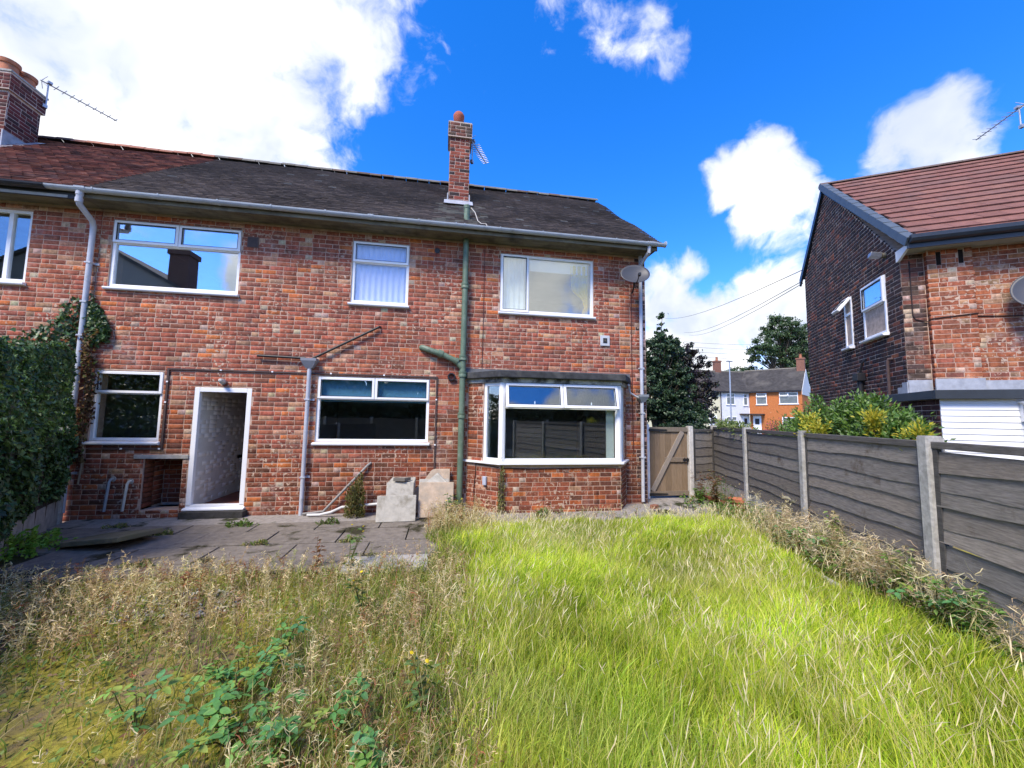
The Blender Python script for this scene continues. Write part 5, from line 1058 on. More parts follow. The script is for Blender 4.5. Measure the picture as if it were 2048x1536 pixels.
def bramble(loc, nst, reach, lab, size=.062, hgt=.20, nl=4):
    e = empty('bramble_plant', loc, label=lab, cat='bramble', group='bramble plants'); stm = MB()
    for s in range(nst):
        a = random.uniform(0, 6.28); r = reach*random.uniform(.4, 1); pts = []
        for k in range(5):
            t_ = k/4; pts.append((math.cos(a+.4*t_)*r*t_, math.sin(a+.4*t_)*r*t_, hgt*random.uniform(.7, 1.2)*math.sin(t_*2.2)+.005))
        stm.tube(pts, [.004, .0035, .003, .0025, .0015], 5, col=(.14, .12, .05))
        for k in range(nl):
            t_ = .3+.7*k/(nl-1); i = min(3, int(t_*4)); q = t_*4-i; p = [pts[i][j]*(1-q)+pts[i+1][j]*q for j in range(3)]
            o = link('leaf', random.choice(BR), e, loc=(p[0]+random.uniform(-.02, .02), p[1]+random.uniform(-.02, .02), p[2]+.012), rot=(random.uniform(-.5, .35), random.uniform(-.4, .4), random.uniform(0, 6.28)))
            sc = size*random.uniform(.6, 1.25); o.scale = (sc, sc, sc)
    stm.build('stem', M_dry, e, col=True); return e
for (bx, by, ns, re, lab) in ((-5.15, -4.55, 15, .34, 'bramble plant in the weeds at the lower left, larger of the front clumps'), (-5.0, -4.95, 12, .28, 'bramble clump just in front of the largest one'), (-4.72, -5.05, 9, .22, 'bramble sprouting low in the front centre'), (-4.45, -4.95, 5, .16, 'small bramble beside the lawn edge at the front'),
        (-5.05, -4.15, 4, .18, 'bramble behind the largest clump in the left weeds'), (-4.25, -5.2, 3, .14, 'tiny bramble nearest the lawn at the bottom'), (-5.55, -4.75, 4, .16, 'sparse bramble on the mossy ground')):
    bramble((bx, by, float(gz(bx, by))), ns, re, lab)
for (bx, by, ns, re, lab) in ((.22, -3.2, 10, .30, 'bramble arching out of the bed under the fence'), (.06, -3.8, 9, .28, 'bramble further forward in the fence bed'), (-.22, -4.75, 12, .30, 'dark bramble at the right edge by the last fence panel'), (.55, -2.35, 6, .24, 'small bramble near the third fence post')):
    bramble((bx, by, float(gz(bx, by))), ns, re, lab, .06, .32, 5)
def weed(loc, h, nst, lab, flower=(.75, .60, .03), leafc=None, nlf=26, nflow=4, cat='weed', brown=.3):
    e = empty('flowering_weed', loc, label=lab, cat=cat, group='tall single weeds'); st_ = MB(); C = []; D = []; fl_ = []
    for s in range(nst):
        a = random.uniform(0, 6.28); l_ = random.uniform(.05, .35)*h; hh = h*random.uniform(.65, 1); pts = [(math.cos(a)*l_*t_**1.5, math.sin(a)*l_*t_**1.5, hh*t_) for t_ in (0, .35, .7, 1)]
        st_.tube(pts, [.004, .0035, .0025, .0015], 5, col=(.13, .14, .05) if random.random() > brown else (.20, .10, .05)); fl_.append(pts[-1])
        for k in range(nlf):
            t_ = random.uniform(.1, .95); i = min(2, int(t_*3)); q = t_*3-i; p = [pts[i][j]*(1-q)+pts[i+1][j]*q for j in range(3)]; b = random.uniform(0, 6.28); w_ = random.uniform(.02, .06)
            C.append((p[0]+math.cos(b)*w_, p[1]+math.sin(b)*w_, p[2]+random.uniform(-.01, .03))); D.append((math.cos(b), math.sin(b), random.uniform(-.3, .5)))
    st_.build('stem', M_dry, e, col=True); C = np.array(C); n = len(C)
    leaves('foliage', C, np.array(D), np.tile([0, 0, 1.], (n, 1))+rng.normal(0, .4, (n, 3)), rng.uniform(.04, .09, n), rng.uniform(.014, .035, n), palette(n, leafc or [(3, .09, .17, .05), (2, .13, .21, .06), (1, .18, .20, .07)]), M_leaf, e)
    for p in fl_[:nflow]:
        f = MB().lathe([(0, 0), (.009, .003), (.012, .008), (.005, .01), (0, .008)], 10, col=flower); f.build('flower', M_leaf, e, col=True, loc=p, rot=(random.uniform(-.6, .6), random.uniform(-.6, .6), 0))
    return e
weed((-3.86, -.98, -.02), .50, 7, 'leafy weed with yellow flowers in front of the green pipe', nlf=40, nflow=6)
weed((-4.98, -2.62, -.02), .55, 4, 'spindly yellow flowered weed at the front edge of the patio', nlf=14, nflow=3)
weed((-4.62, -3.7, -.02), .5, 3, 'thin single weed standing in the middle of the dry patch', nlf=14, nflow=2)
weed((-6.15, -3.4, -.02), .38, 2, 'reddish brown dock stalk among the dry weeds', nlf=16, nflow=0, leafc=[(3, .20, .07, .035), (2, .26, .12, .05)], brown=1)
weed((-5.35, -2.5, -.02), .42, 2, 'reddish dock stalk beside the pale front slab', nlf=18, nflow=0, leafc=[(3, .20, .07, .035), (2, .26, .14, .06)], brown=1)
weed((-4.05, -4.9, -.02), .36, 3, 'small yellow flowered weed beside the lawn at the front', nlf=16, nflow=2)
weed((1.0, -.9, .02), .75, 6, 'wispy rose stems with pale tips against the second fence panel', flower=(.6, .5, .3), nlf=16, nflow=6, brown=.6)
weed((1.22, -.35, .02), .72, 8, 'withered brown shrub in the corner by the gate post', flower=(.6, .5, .3), nlf=46, nflow=1, brown=.9, leafc=[(3, .16, .10, .05), (2, .22, .15, .07), (2, .10, .13, .04), (1, .20, .05, .04)])
weed((1.28, .12, .04), .62, 6, 'red leaved weed growing beside the brick border', nlf=26, nflow=0, brown=1, leafc=[(3, .17, .06, .04), (2, .12, .05, .035), (2, .13, .10, .04)])
weed((.30, -3.55, .1), .62, 7, 'tall green weed against the fence left of the fourth post', nlf=34, nflow=0, brown=.3, leafc=[(3, .17, .29, .07), (2, .26, .35, .1), (2, .40, .34, .17)])
weed((-.14, -4.45, .1), .58, 8, 'tall green weed in the bed right in front of the fourth post', nlf=38, nflow=0, brown=.3, leafc=[(3, .15, .27, .06), (2, .24, .33, .1), (2, .40, .34, .17)])
weed((-.30, -5.0, .08), .50, 8, 'leafy weed at the right edge below the last fence panel', nlf=40, nflow=0, brown=.2, leafc=[(3, .12, .25, .06), (2, .18, .30, .08)])
weed((1.02, -.15, .04), .34, 9, 'low bright green weeds at the end of the concrete path', nlf=22, nflow=0, brown=0, leafc=[(3, .15, .26, .05), (2, .10, .19, .045)])
def bush(loc, rx, ry, rz_, n, cols, lab, size=.03, name='small_bush', mat=None, droop=0.0, cat='bush'):
    e = empty(name, loc, label=lab, cat=cat); u = unit(rng.normal(0, 1, (n, 3)))*rng.uniform(.35, 1, (n, 1))**.5*np.array([rx, ry, rz_]); u[:, 2] = np.abs(u[:, 2])
    u *= (1+.25*np.sin(u[:, :1]*31+u[:, 1:2]*27)); D = unit(u+np.array([0, 0, .15-droop]))+rng.normal(0, .5, (n, 3))
    leaves('foliage', u, D, unit(u)+rng.normal(0, .6, (n, 3)), rng.uniform(.6, 1.4, n)*size, rng.uniform(.25, .6, n)*size, palette(n, cols), mat or M_leaf, e)
    st_ = MB()
    for k in range(7): a = k*.9; st_.tube([(0, 0, 0), (math.cos(a)*rx*.5, math.sin(a)*ry*.5, rz_*.5), (math.cos(a)*rx*.8, math.sin(a)*ry*.8, rz_*.85)], [.008, .005, .002], 5)
    st_.build('stem', M_bark, e); return e
bush((-5.42, -.28, .02), .16, .15, .62, 1700, [(3, .12, .13, .04), (3, .17, .16, .05), (2, .22, .17, .07), (1, .08, .10, .03)], 'feathery olive bush growing against the wall by the sloping waste pipe', .05)
bush((-9.15, -1.55, .0), .55, .45, .22, 1500, [(3, .17, .36, .06), (3, .24, .44, .07), (1, .30, .42, .08)], 'patch of bright green weeds under the hedge at the left', .07)
bush((-6.95, -.72, .0), .22, .12, .10, 260, [(3, .13, .24, .05), (2, .19, .28, .06)], 'small green weed in the paving joint left of the middle downpipe', .05)
bush((-5.7, -.75, .0), .2, .1, .10, 220, [(3, .13, .20, .05), (2, .2, .22, .08)], 'green weed tuft in the paving joint by the waste pipe', .05)
for (jx, jy, jr, lab) in ((-7.75, -1.07, .16, 'weed tuft in the patio joint in front of the door'), (-6.3, -1.68, .18, 'weed tuft in the patio joint nearer the lawn weeds'), (-8.6, -.64, .2, 'weed tuft at the foot of the wall below the coal hole'), (-5.2, -1.68, .14, 'weed tuft in the joint behind the pale front slab'), (-7.2, -2.3, .2, 'weed tuft at the broken front edge of the patio')):
    bush((jx, jy, .0), jr, .07, .08, 170, [(3, .15, .22, .05), (2, .24, .26, .08), (2, .36, .30, .15)], lab, .045)
bush((-2.35, -.82, .05), .16, .08, .14, 220, [(3, .13, .22, .05), (2, .2, .24, .08)], 'little weed tuft at the foot of the bay wall', .05)
bush((-3.02, -.56, .05), .07, .06, .85, 420, [(3, .24, .22, .09), (2, .32, .28, .13), (2, .14, .17, .05)], 'dry climbing weed up the corner of the bay', .045)
bush((-.12, -.75, .05), .24, .12, .05, 300, [(3, .05, .065, .02), (2, .08, .09, .025)], 'dark moss cushion on the path near the half brick', .03, name='moss_cushion', cat='moss')
# ------------------------------------------------------------------ hedge and ivy at the left
n = 11000; s_ = rng.uniform(.12, 3.4, n); zz = .28+2.25*rng.uniform(0, 1, n)**.85; bul = .11+.05*np.sin(s_*3+zz*2.1)+.04*np.sin(s_*7.1-zz*4.3); bul = bul*np.clip((2.75-zz)*1.6, .2, 1)*np.clip((zz-.15)*2.2, .25, 1)
zz += .12*np.sin(s_*2.2); off = bul*rng.uniform(.55, 1.15, n)
bk = rng.uniform(0, 1, n) < .12; off = np.where(bk, -rng.uniform(0, .3, n), off)
fx_, fy_ = .439, -.898; C = np.stack([-9.80+fx_*s_+.898*off, -.12+fy_*s_+.439*off, zz], -1)
D = rng.normal(0, .7, (n, 3))+np.array([.5, .2, -.7]); Nn = np.array([.898, .439, .5])+rng.normal(0, .55, (n, 3))
HG = empty('hedge', (-9.8, -.12, 0), label='dense dark green privet and ivy hedge at the left edge', cat='hedge')
leaves('foliage', C-np.array([-9.8, -.12, 0]), D, Nn, rng.uniform(.05, .11, n), rng.uniform(.03, .07, n), palette(n, [(35, .048, .10, .04), (28, .068, .135, .046), (18, .095, .185, .055), (10, .03, .06, .03), (9, .14, .24, .07)]), M_leafg, HG)
stm = MB()
for k in range(9): s0 = .2+.36*k; stm.tube([(fx_*s0, fy_*s0, 0), (fx_*s0+.05, fy_*s0, 1.0), (fx_*s0-.05, fy_*s0+.05, 2.0)], [.02, .015, .008], 6)
stm.build('stem', M_bark, HG)
IV = empty('ivy', (-9.75, -.02, .1), label='ivy climbing the brick wall around the left downpipe', cat='ivy')
n = 5200; u = rng.uniform(-11.2, -9.42, n); top = np.interp(u, [-11.3, -10.9, -10.5, -10.25, -10.05, -9.9, -9.75, -9.6, -9.42], [2.55, 2.72, 2.85, 3.0, 3.25, 3.5, 3.55, 3.35, 3.0]); bot = np.interp(u, [-11.2, -9.9, -9.78, -9.42], [.4, .6, 2.75, 2.9])
zz = bot+(top-bot)*rng.uniform(0, 1, n)+rng.normal(0, .05, n); yy = -.03-rng.uniform(0, .16, n)*np.where(u < -9.9, 1.0, .4); ok = (u < -9.86) | (u > -9.70) | (rng.uniform(0, 1, n) < .12); u, zz, yy = u[ok], zz[ok], yy[ok]; n = len(u)
C = np.stack([u+9.75, yy+.02, zz-.1], -1); D = rng.normal(0, .6, (n, 3))+np.array([0, -.2, -.8]); Nn = np.array([.1, -1, .35])+rng.normal(0, .4, (n, 3))
leaves('foliage', C, D, Nn, rng.uniform(.05, .10, n), rng.uniform(.04, .08, n), palette(n, [(35, .045, .088, .034), (28, .065, .125, .042), (14, .09, .17, .05), (10, .03, .06, .027), (6, .14, .17, .05)]), M_leafg, IV)
n = 900; zz = rng.uniform(.9, 3.0, n); u = -9.62+.05*np.sin(zz*4)+rng.normal(0, .05, n)*(1+.3*np.sin(zz*9)); C = np.stack([u+9.75, -.02-rng.uniform(0, .09, n), zz-.1], -1)
leaves('dead_leaves', C, rng.normal(0, .6, (n, 3))+np.array([0, -.3, -.6]), np.array([0, -1, .3])+rng.normal(0, .6, (n, 3)), rng.uniform(.04, .08, n), rng.uniform(.025, .05, n), palette(n, [(3, .11, .055, .035), (3, .17, .10, .055), (2, .25, .18, .09), (2, .07, .04, .03), (1, .10, .13, .04)]), M_dry, IV)
stm = MB(); stm.tube([(.13+.03*math.sin(k*1.3), -.03-.01*math.sin(k*2), .45+k*.27) for k in range(9)], [.013]*6+[.01, .008, .005], 6, col=(.42, .34, .24)); stm.tube([(.16+.02*math.sin(k*2.1), -.03, .6+k*.2) for k in range(9)], .006, 5, col=(.30, .22, .15))
for k in range(6): a = .4+k*.22; stm.tube([(.14, -.015, 2.2+k*.13), (.34, -.012, 2.32+k*.16), (.5+.05*k, -.01, 2.42+k*.17)], [.004, .003, .0015], 4, col=(.16, .10, .08))
stm.build('stem', M_dry, IV, col=True)
# ------------------------------------------------------------------ shrubs behind the right fence
def shrub(name, lab, pts, n, cols, size, mat=M_leafg, upright=.6, cat='shrub'):
    base = Vector(pts[0][:3]); e = empty(name, (base.x, base.y, 0), label=lab, cat=cat, group='shrubs behind the fence'); Cs = []; Ds = []; tot = sum(p[3]**3 for p in pts); st_ = MB()
    for (px_, py_, pz_, r) in pts:
        m_ = int(n*r**3/tot); ns = max(6, m_//45); u = unit(rng.normal(0, 1, (ns, 3)))*r*rng.uniform(.35, 1, (ns, 1)); u[:, 2] = np.abs(u[:, 2])*1.1
        for q in u:   # leafy shoots
            d_ = unit(q+np.array([0, 0, r*upright])); k_ = 45; t_ = rng.uniform(-.16, .10, (k_, 1)); a_ = rng.normal(0, .035, (k_, 3)); Cs.append(np.array([px_-base.x, py_-base.y, pz_])+q+d_*t_+a_); Ds.append(np.tile(d_, (k_, 1))*.8+a_*16)
        st_.tube([(0, 0, 0), ((px_-base.x)*.6, (py_-base.y)*.6, pz_*.6), (px_-base.x, py_-base.y, pz_)], [.02, .014, .008], 6)
    C = np.concatenate(Cs); D = np.concatenate(Ds); n = len(C)
    leaves('foliage', C, D, np.array([-.4, -.5, .9])+rng.normal(0, .6, (n, 3)), rng.uniform(.7, 1.3, n)*size, rng.uniform(.35, .5, n)*size, palette(n, cols), mat, e); st_.build('stem', M_bark, e); return e
G1 = [(30, .075, .155, .03), (26, .105, .20, .035), (18, .15, .26, .045), (12, .05, .10, .025)]
def fp_(s, off, z, r): return (2.07-.358*s+.934*off, .77-.934*s-.358*off, z, r)
shrub('evergreen_shrub', 'broad glossy green shrub rising over the fence left of the yellow sprays', [fp_(2.9, .55, 1.45, .38), fp_(3.4, .6, 1.6, .42), fp_(2.5, .5, 1.35, .3), fp_(3.2, .35, 1.35, .3)], 7600, G1, .06)
shrub('evergreen_shrub', 'glossy green shrub over the fence right of the yellow sprays', [fp_(4.1, .6, 1.62, .34), fp_(4.6, .55, 1.50, .28), fp_(4.95, .5, 1.40, .22), fp_(4.4, .3, 1.42, .2)], 7600, G1, .06)
shrub('variegated_shrub', 'bright yellow variegated spray hanging over the third fence post', [fp_(3.75, .12, 1.60, .09), fp_(3.88, .05, 1.50, .08), fp_(3.65, .16, 1.72, .06), fp_(4.02, .1, 1.6, .06)], 420, [(5, .48, .42, .045), (3, .36, .38, .05), (2, .16, .24, .04)], .05, M_leaf)
shrub('variegated_shrub', 'small yellow spray beside the tall fourth fence post', [fp_(5.45, .1, 1.57, .06), fp_(5.55, .12, 1.56, .05)], 160, [(5, .48, .42, .045), (3, .30, .34, .05), (2, .12, .22, .04)], .045, M_leaf)
shrub('variegated_shrub', 'yellow flecks in the middle of the right hand shrub', [fp_(4.65, .3, 1.70, .05)], 60, [(5, .48, .42, .05), (3, .30, .34, .05)], .06, M_leaf)
shrub('rambling_plant', 'pale leaved rambler spilling over the fence by the second post', [fp_(.9, .08, 1.52, .16), fp_(1.4, .06, 1.5, .15), fp_(1.75, .05, 1.45, .12), fp_(.5, .1, 1.56, .14)], 900, [(4, .18, .25, .08), (3, .25, .29, .12), (2, .10, .16, .05)], .075, M_leaf, .1)
# ------------------------------------------------------------------ trees
def tree(name, lab, base, trunk_h, tr, blobs, n, cols, size, cat='tree', per=55, group=None):
    e = empty(name, base, label=lab, cat=cat, group=group); tot = sum(b[3]*b[4] for b in blobs); Cs = []; st_ = MB(); Ns = []
    st_.tube([(0, 0, -.1), (.03*trunk_h*.2, 0, trunk_h*.5), (0, .02, trunk_h), (0, 0, trunk_h*1.35)], [tr, tr*.8, tr*.6, tr*.3], 9)
    for (bx, by, bz, r, rz_) in blobs:
        m_ = max(4, int(n/per*r*rz_/tot)); u = unit(rng.normal(0, 1, (m_, 3)))*rng.uniform(.25, 1, (m_, 1))**.55*np.array([r, r, rz_])
        for k, q in enumerate(u):
            c = np.array([bx, by, bz])+q; sp_ = rng.uniform(.10, .24)*max(r, .6)*.55; Cs.append(c+rng.normal(0, 1, (per, 3))*np.array([sp_, sp_, sp_*.6])); Ns.append(np.tile(unit(q+np.array([0, 0, .6*r])), (per, 1)))
            if k % 4 == 0: st_.tube([(0, 0, trunk_h*random.uniform(.6, 1.1)), tuple(np.array([bx, by, bz])*.5+np.array([0, 0, trunk_h*.5])+q*.2), tuple(c)], [tr*.35, tr*.2, tr*.05], 5)
    C = np.concatenate(Cs); Nn = np.concatenate(Ns)+rng.normal(0, .55, (len(C), 3)); n = len(C)
    leaves('crown', C, rng.normal(0, 1, (n, 3))+np.array([0, 0, -.4]), Nn, rng.uniform(.7, 1.3, n)*size, rng.uniform(.45, .75, n)*size, palette(n, cols), M_leafg, e); st_.build('trunk', M_bark, e); return e
tree('green_tree', 'dark green broadleaf tree beyond the gate beside the house corner', (4.75, 8.0, -.1), 1.6, .13, [(-.1, 0, 3.0, 1.0, 1.3), (0, 0, 4.5, .75, 1.0), (.6, 0, 2.2, 1.0, 1.1), (.3, 0, 5.35, .30, .5), (.40, 0, 6.05, .13, .45), (1.4, 0, 1.8, .95, .9), (1.0, 0, 3.4, .8, .9), (.7, 0, 4.6, .6, .7), (-.6, 0, 4.4, .6, .8), (.9, .1, 5.1, .35, .4)], 30000, [(30, .034, .068, .034), (28, .05, .098, .043), (18, .075, .135, .06), (14, .02, .04, .022)], .115)
tree('purple_tree', 'purple leaved tree mingling with the green tree beyond the gate', (6.8, 9.2, -.1), 1.8, .14, [(-1.0, 0, 5.2, .75, .6), (-.2, 0, 4.8, .9, .7), (.5, 0, 4.2, .9, .8), (.95, 0, 3.2, .85, .8), (-.8, 0, 3.8, 1.0, .9), (.2, 0, 2.6, 1.1, .9), (1.0, 0, 2.1, .7, .6)], 20000, [(30, .026, .020, .028), (25, .036, .026, .036), (14, .05, .03, .04), (20, .03, .05, .028), (8, .06, .075, .035)], .12)
tree('hedge_bush', 'dark lower bush behind the gate under the trees', (4.3, 6.2, -.1), .6, .06, [(0, 0, 1.1, .75, .6), (.8, 0, 1.0, .6, .5), (1.8, .6, 1.3, .7, .6)], 4500, [(30, .028, .055, .03), (28, .042, .08, .038), (14, .018, .035, .02)], .10, cat='bush')
FT = [(30, .045, .085, .035), (28, .065, .115, .04), (20, .09, .15, .05), (12, .03, .055, .03)]
tree('far_tree', 'tall open crowned tree behind the far terrace', (62.5, 60, 0), 9, .5, [(-.5, 0, 20, 3.6, 3.2), (5, 0, 18, 4, 3.6), (-5, 0, 15.5, 3.0, 2.6), (1, 0, 14.5, 3.4, 2.4), (7, 0, 12.5, 4, 3.5)], 26000, FT, .42, per=60, group='trees behind the terrace')
for (tx, ty, hh, lab) in ((54, 62, 11, 'low leafy tree behind the ridge between the two far chimneys'), (57.5, 64, 12.0, 'rounded tree at the foot of the tall far tree')):
    tree('far_tree', lab, (tx, ty, 0), 5, .35, [(0, 0, hh-1, 3.4, 2.2), (2.5, 0, hh-2, 3, 2.2), (-2.5, 0, hh-2.5, 3, 2)], 8000, FT, .4, group='trees behind the terrace')
# ------------------------------------------------------------------ far terrace
def far_house(lab, A, B, depth, ez, rz_, wallm, roofc, wins, door=None, porch=None, gable=None, chim=None, xl=0.0, xr=0.0):
    A, B = Vector(A), Vector(B); d_ = B-A; w_ = d_.length; e = empty('terraced_house', (A.x, A.y, -.7), math.atan2(d_.y, d_.x), label=lab, cat='house', group='far terraced houses'); z0 = .7
    MB().box(.002, w_-.002, 0, depth, 0, ez+z0).build('wall', wallm, e)
    rm = simple('far_roof', roofc, .9, .3, 2.5, .4, 8, .1, stretch=(1, 1, 1), dirt=(.13, .12, .105), dirt_scale=.6)
    mb = MB(); mb.prism([(-.35, ez+z0+.0), (-.35, ez+z0-.12), (depth/2, rz_+z0-.15), (depth+.35, ez+z0-.12), (depth+.35, ez+z0), (depth/2, rz_+z0)], -xl, w_+xr, 'x'); ro = mb.build('roof', rm, e)
    V = []; F = []
    for k in range(26):      # tile courses
        t0 = k/26; y0_ = -.36+(depth/2+.36)*t0; zz0 = ez+z0+(rz_-ez)*t0; a_, b2 = -xl*t0, w_+xr*t0; V += [(a_, y0_-.01, zz0+.03), (b2, y0_-.01, zz0+.03), (b2, y0_+(depth/2+.36)/26, zz0+(rz_-ez)/26+.008), (a_, y0_+(depth/2+.36)/26, zz0+(rz_-ez)/26+.008), (a_, y0_-.01, zz0-.01), (b2, y0_-.01, zz0-.01)]
        b = 6*k; F += [(b, b+1, b+2, b+3), (b+4, b+5, b+1, b)]
    MB().add(V, F).build('tile_courses', rm, ro, kind='stuff')
    MB().box(-xl, w_+xr, depth/2-.12, depth/2+.12, rz_+z0-.05, rz_+z0+.07).build('ridge', simple('far_ridge', (.23, .21, .17), .9, .2), ro)
    MB().box(0, w_, -.36, -.26, ez+z0-.16, ez+z0-.04).build('gutter', M_black, e)
    for (wx0, wx1, wz0, wz1, op) in wins:
        wn = MB(); t_ = .07; ring(wn, wx0, wx1, wz0+z0, wz1+z0, t_, -.05, .0); zm = wz0+(wz1-wz0)*.68+z0; wn.box(wx0+t_, wx1-t_, -.048, -.002, zm-.03, zm+.03)
        if wx1-wx0 > 1.2: wn.box((wx0+wx1)/2-.035, (wx0+wx1)/2+.035, -.046, -.003, zm+.03, wz1+z0-t_)
        wo = wn.build('window', M_upvc, e); MB().box(wx0+.05, wx1-.05, -.02, -.01, wz0+z0+.05, wz1+z0-.05).build('pane', simple('far_pane', (.12, .14, .14), .12, .3, 3, 0, 10, .6), wo); MB().box(wx0-.08, wx1+.08, -.1, -.0, wz0+z0-.07, wz0+z0-.005).build('sill', M_upvc, wo)
        if op:
            cw = MB(); ring(cw, 0, (wx1-wx0)*(.5 if wx1-wx0 > 1.2 else 1)-.05, -(wz1-wz0)*.3, 0, .06, -.02, .02); cw.build('casement', M_upvc, wo, loc=(wx0+.03, -.06, wz1+z0-.03), rot=(R(-28), 0, 0))
    if door:
        do = MB().box(door[0], door[1], -.04, 0, .35, 2.35+z0).build('door', M_upvc, e); MB().box(door[0]+.2, door[1]-.2, -.06, -.041, 1.3+z0, 2.0+z0).build('pane', M_black, do)
    if porch: MB().box(porch[0], porch[1], -1.0, -.0, 2.45+z0, 2.58+z0).build('porch_roof', simple('porch_dark', (.06, .045, .04), .8, .2), e)
    if gable: MB().prism([(0, ez+z0-.5), (depth, ez+z0-.5), (depth, ez+z0), (depth/2, rz_+z0-.2), (0, ez+z0)], w_, w_+.06, 'x').build('gable_cladding', simple('pale_cladding', (.50, .52, .54), .6, .05), e)
    if chim:
        cx_, cy_, ct = chim; ch_ = MB().box(cx_-.4, cx_+.4, cy_-.3, cy_+.3, rz_+z0-.9, ct+z0).box(cx_-.46, cx_+.46, cy_-.36, cy_+.36, ct+z0, ct+z0+.18).build('chimney', simple('far_chimney', (.21, .10, .07), .9, .3, 9, .3), e)
        smooth_angle(MB().lathe([(.0, 0), (.16, 0), (.13, .45), (.16, .5), (0, .5)], 10).build('chimney_pot', M_terra, ch_, loc=(cx_, cy_, ct+z0+.18)))
    return e
M_rw = simple('white_render', (.66, .67, .68), .9, .06, 2, .1, 20, .1, dirt=(.5, .5, .5)); M_rc = simple('cream_render', (.66, .62, .42), .9, .06, 2, .1, 20, .1)
M_ro = simple('orange_brick_far', (.46, .16, .055), .9, .22, 14, .3, 40, .1, dirt=(.55, .30, .18), dirt_scale=2.6, dirt_lo=.62)
far_house('cream rendered terrace house half hidden by the trees beyond the gate', (23.2, 35.0), (28.78, 35.0), 7.0, 5.25, 8.2, M_rc, (.075, .062, .055), [(.9, 2.2, 3.6, 4.8, False), (1.0, 2.6, .8, 2.1, False)], door=(4.1, 5.1))
far_house('white rendered terrace house in the gap between the buildings', (28.8, 35.0), (32.8, 35.0), 7.0, 5.25, 8.2, M_rw, (.062, .058, .055), [(.85, 2.0, 3.65, 5.0, False), (3.2, 3.75, 3.6, 5.0, False), (.9, 2.2, .8, 2.2, False)], door=(3.0, 3.8), porch=(2.6, 4.0), chim=(2.4, 3.5, 9.4), xr=2.6)
far_house('orange brick terrace house at the end of the far row', (32.8, 34.97), (35.9, 30.7), 6.6, 5.3, 8.25, M_ro, (.062, .058, .055), [(.75, 1.85, 3.7, 5.05, True), (3.1, 4.9, 3.75, 5.1, True), (3.3, 4.8, .8, 2.2, False)], door=(.35, 1.2), porch=(.0, 1.6), gable=True, chim=(4.9, 3.0, 9.2), xl=1.2)
dp = MB().tube([(28.85, 34.9, 5.1), (28.85, 34.9, -.6)], .05, 8).build('drainpipe', M_black, None, label='black drainpipe between the cream and white far houses', cat='pipe'); smooth_angle(dp)
bush((20.5, 24.0, -.1), 1.3, .8, 1.7, 1500, [(3, .08, .15, .04), (2, .05, .10, .03), (1, .40, .06, .12)], 'flowering bush in front of the white far house', .16, name='far_bush'); bush((26.5, 24.5, -.1), 1.4, .8, 1.9, 1500, [(3, .07, .13, .04), (2, .42, .06, .14)], 'pink flowering bush in front of the orange far house', .16, name='far_bush')
lp = empty('street_lamp', (19.72, 22, -.5), label='slim grey street lamp in front of the white far house', cat='street lamp'); smooth_angle(MB().tube([(0, 0, 0), (0, 0, 1.2), (0, 0, 1.21), (0, 0, 7.2)], [.09, .09, .06, .05], 10).build('pole', M_metal, lp)); MB().box(-.26, .26, -.1, .1, 7.2, 7.3).build('lamp_head', M_metal, lp, bevel=.02)
def wire(p, q, sag, lab, r=.011):
    p, q = Vector(p), Vector(q); pts = [p.lerp(q, t_)-Vector((0, 0, sag*4*t_*(1-t_))) for t_ in np.linspace(0, 1, 9)]; o = MB().tube(pts, r, 5).build('overhead_wire', M_cable, None, label=lab, cat='wire', group='overhead wires'); return o
wire(rh(-.05, 4.5, 6.05), (21.7, 35, 13.9), .5, 'topmost overhead wire leaving the gable of the right house'); wire(rh(-.05, 4.6, 5.75), (24.2, 35, 12.3), .5, 'middle overhead wire leaving the gable of the right house'); wire(rh(-.05, 4.6, 5.68), (24.9, 35, 12.0), .5, 'lowest overhead wire leaving the gable of the right house')
for k, nm in enumerate(('highest', 'second', 'third', 'lowest')): wire((34, 50, 14.5-.75*k), (48, 50, 14.65-.85*k), .15, nm+' of the level wires above the far white house', .02)
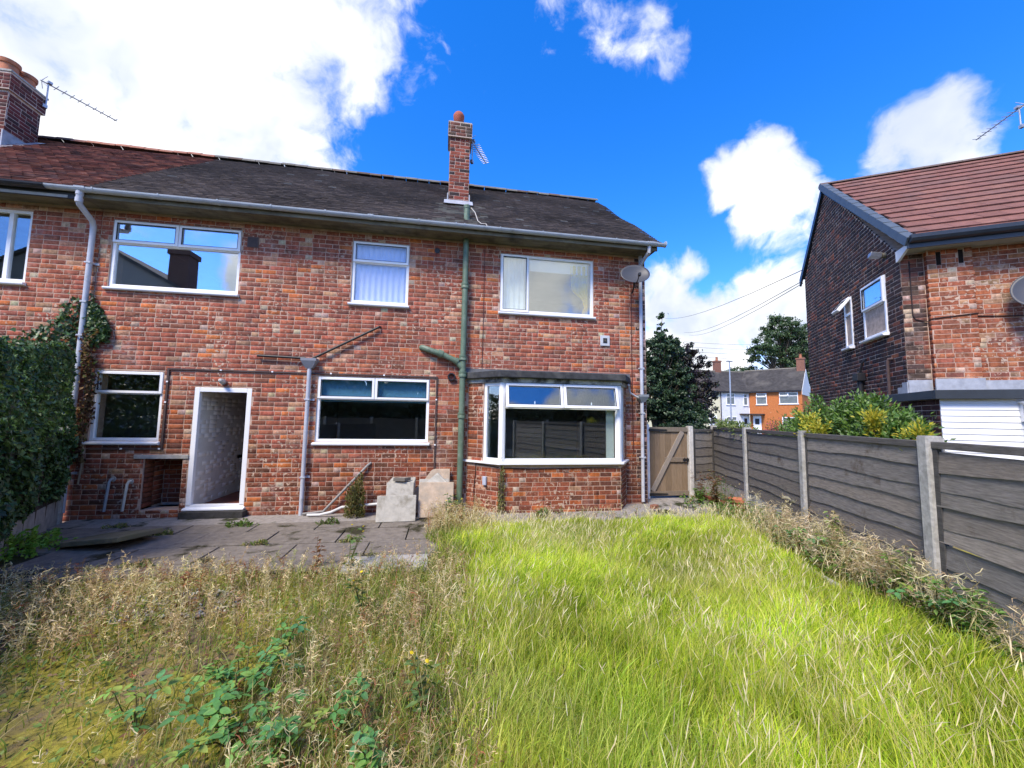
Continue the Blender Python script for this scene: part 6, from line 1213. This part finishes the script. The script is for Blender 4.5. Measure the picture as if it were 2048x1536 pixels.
# ------------------------------------------------------------------ garden end behind the viewer, mirrored in the panes
RF = empty('rear_fence', (-13, -10.6, 0), label='board fence mirrored in the bay window', cat='fence')
for k in range(10):
    cpost(RF, k*1.93, 1.62); 
    if k < 9: MB().box(k*1.93+.05, k*1.93+1.88, -.02, .02, .3, 1.56, col=(.13, .125, .12)).build('fence_panel', M_slat, RF, col=True); MB().box(k*1.93+.05, k*1.93+1.88, -.025, .025, -.1, .298).build('gravel_board', M_conc, RF)
for (tx, ty, s_, lab) in ((-13.5, -13.2, 1.0, 'dark tree mirrored in the small ground floor window'), (-9.5, -13.0, 1.0, 'dark tree mirrored in the wide ground floor window'), (-5.5, -13.6, 1.05, 'dark tree mirrored at the left of the bay pane'), (-1.5, -13.0, .95, 'dark tree mirrored at the middle of the bay pane'), (2.5, -13.4, 1.05, 'dark tree mirrored at the right of the bay pane')):
    tree('rear_tree', lab, (tx, ty, -.1), 1.2, .12, [(0, 0, 2.6*s_, 1.9*s_, 1.9*s_), (1.6, 0, 2.0, 1.5, 1.8), (-1.6, 0, 2.1, 1.5, 1.8)], 15000, [(30, .028, .055, .03), (28, .042, .08, .038), (14, .018, .035, .02)], .42, group='trees behind the rear fence')
BH = empty('rear_house', (-26, -14, 0), label='gabled house with a chimney mirrored in the upstairs window', cat='house')
MB().prism([(0, 0), (8.6, 0), (8.6, 7.9), (4.2, 10.3), (0, 7.9)], -7, 0, 'y').build('wall', simple('rear_render', (.20, .20, .19), .9, .1), BH)
MB().prism([(-.3, 7.75), (4.2, 10.25), (8.9, 7.7), (8.9, 7.85), (4.2, 10.45), (-.3, 7.9)], -7.2, .12, 'y').build('roof', M_felt, BH)
rc_ = MB().box(8.1, 8.95, -.9, -.1, 0, 9.6).box(8.02, 9.03, -.98, -.02, 9.6, 9.85).build('chimney', simple('rear_chimney', (.09, .05, .042), .9, .2), BH); smooth_angle(MB().lathe([(0, 0), (.15, 0), (.12, .35), (0, .35)], 12).build('chimney_pot', M_terra, rc_, loc=(8.5, -.5, 9.85)))
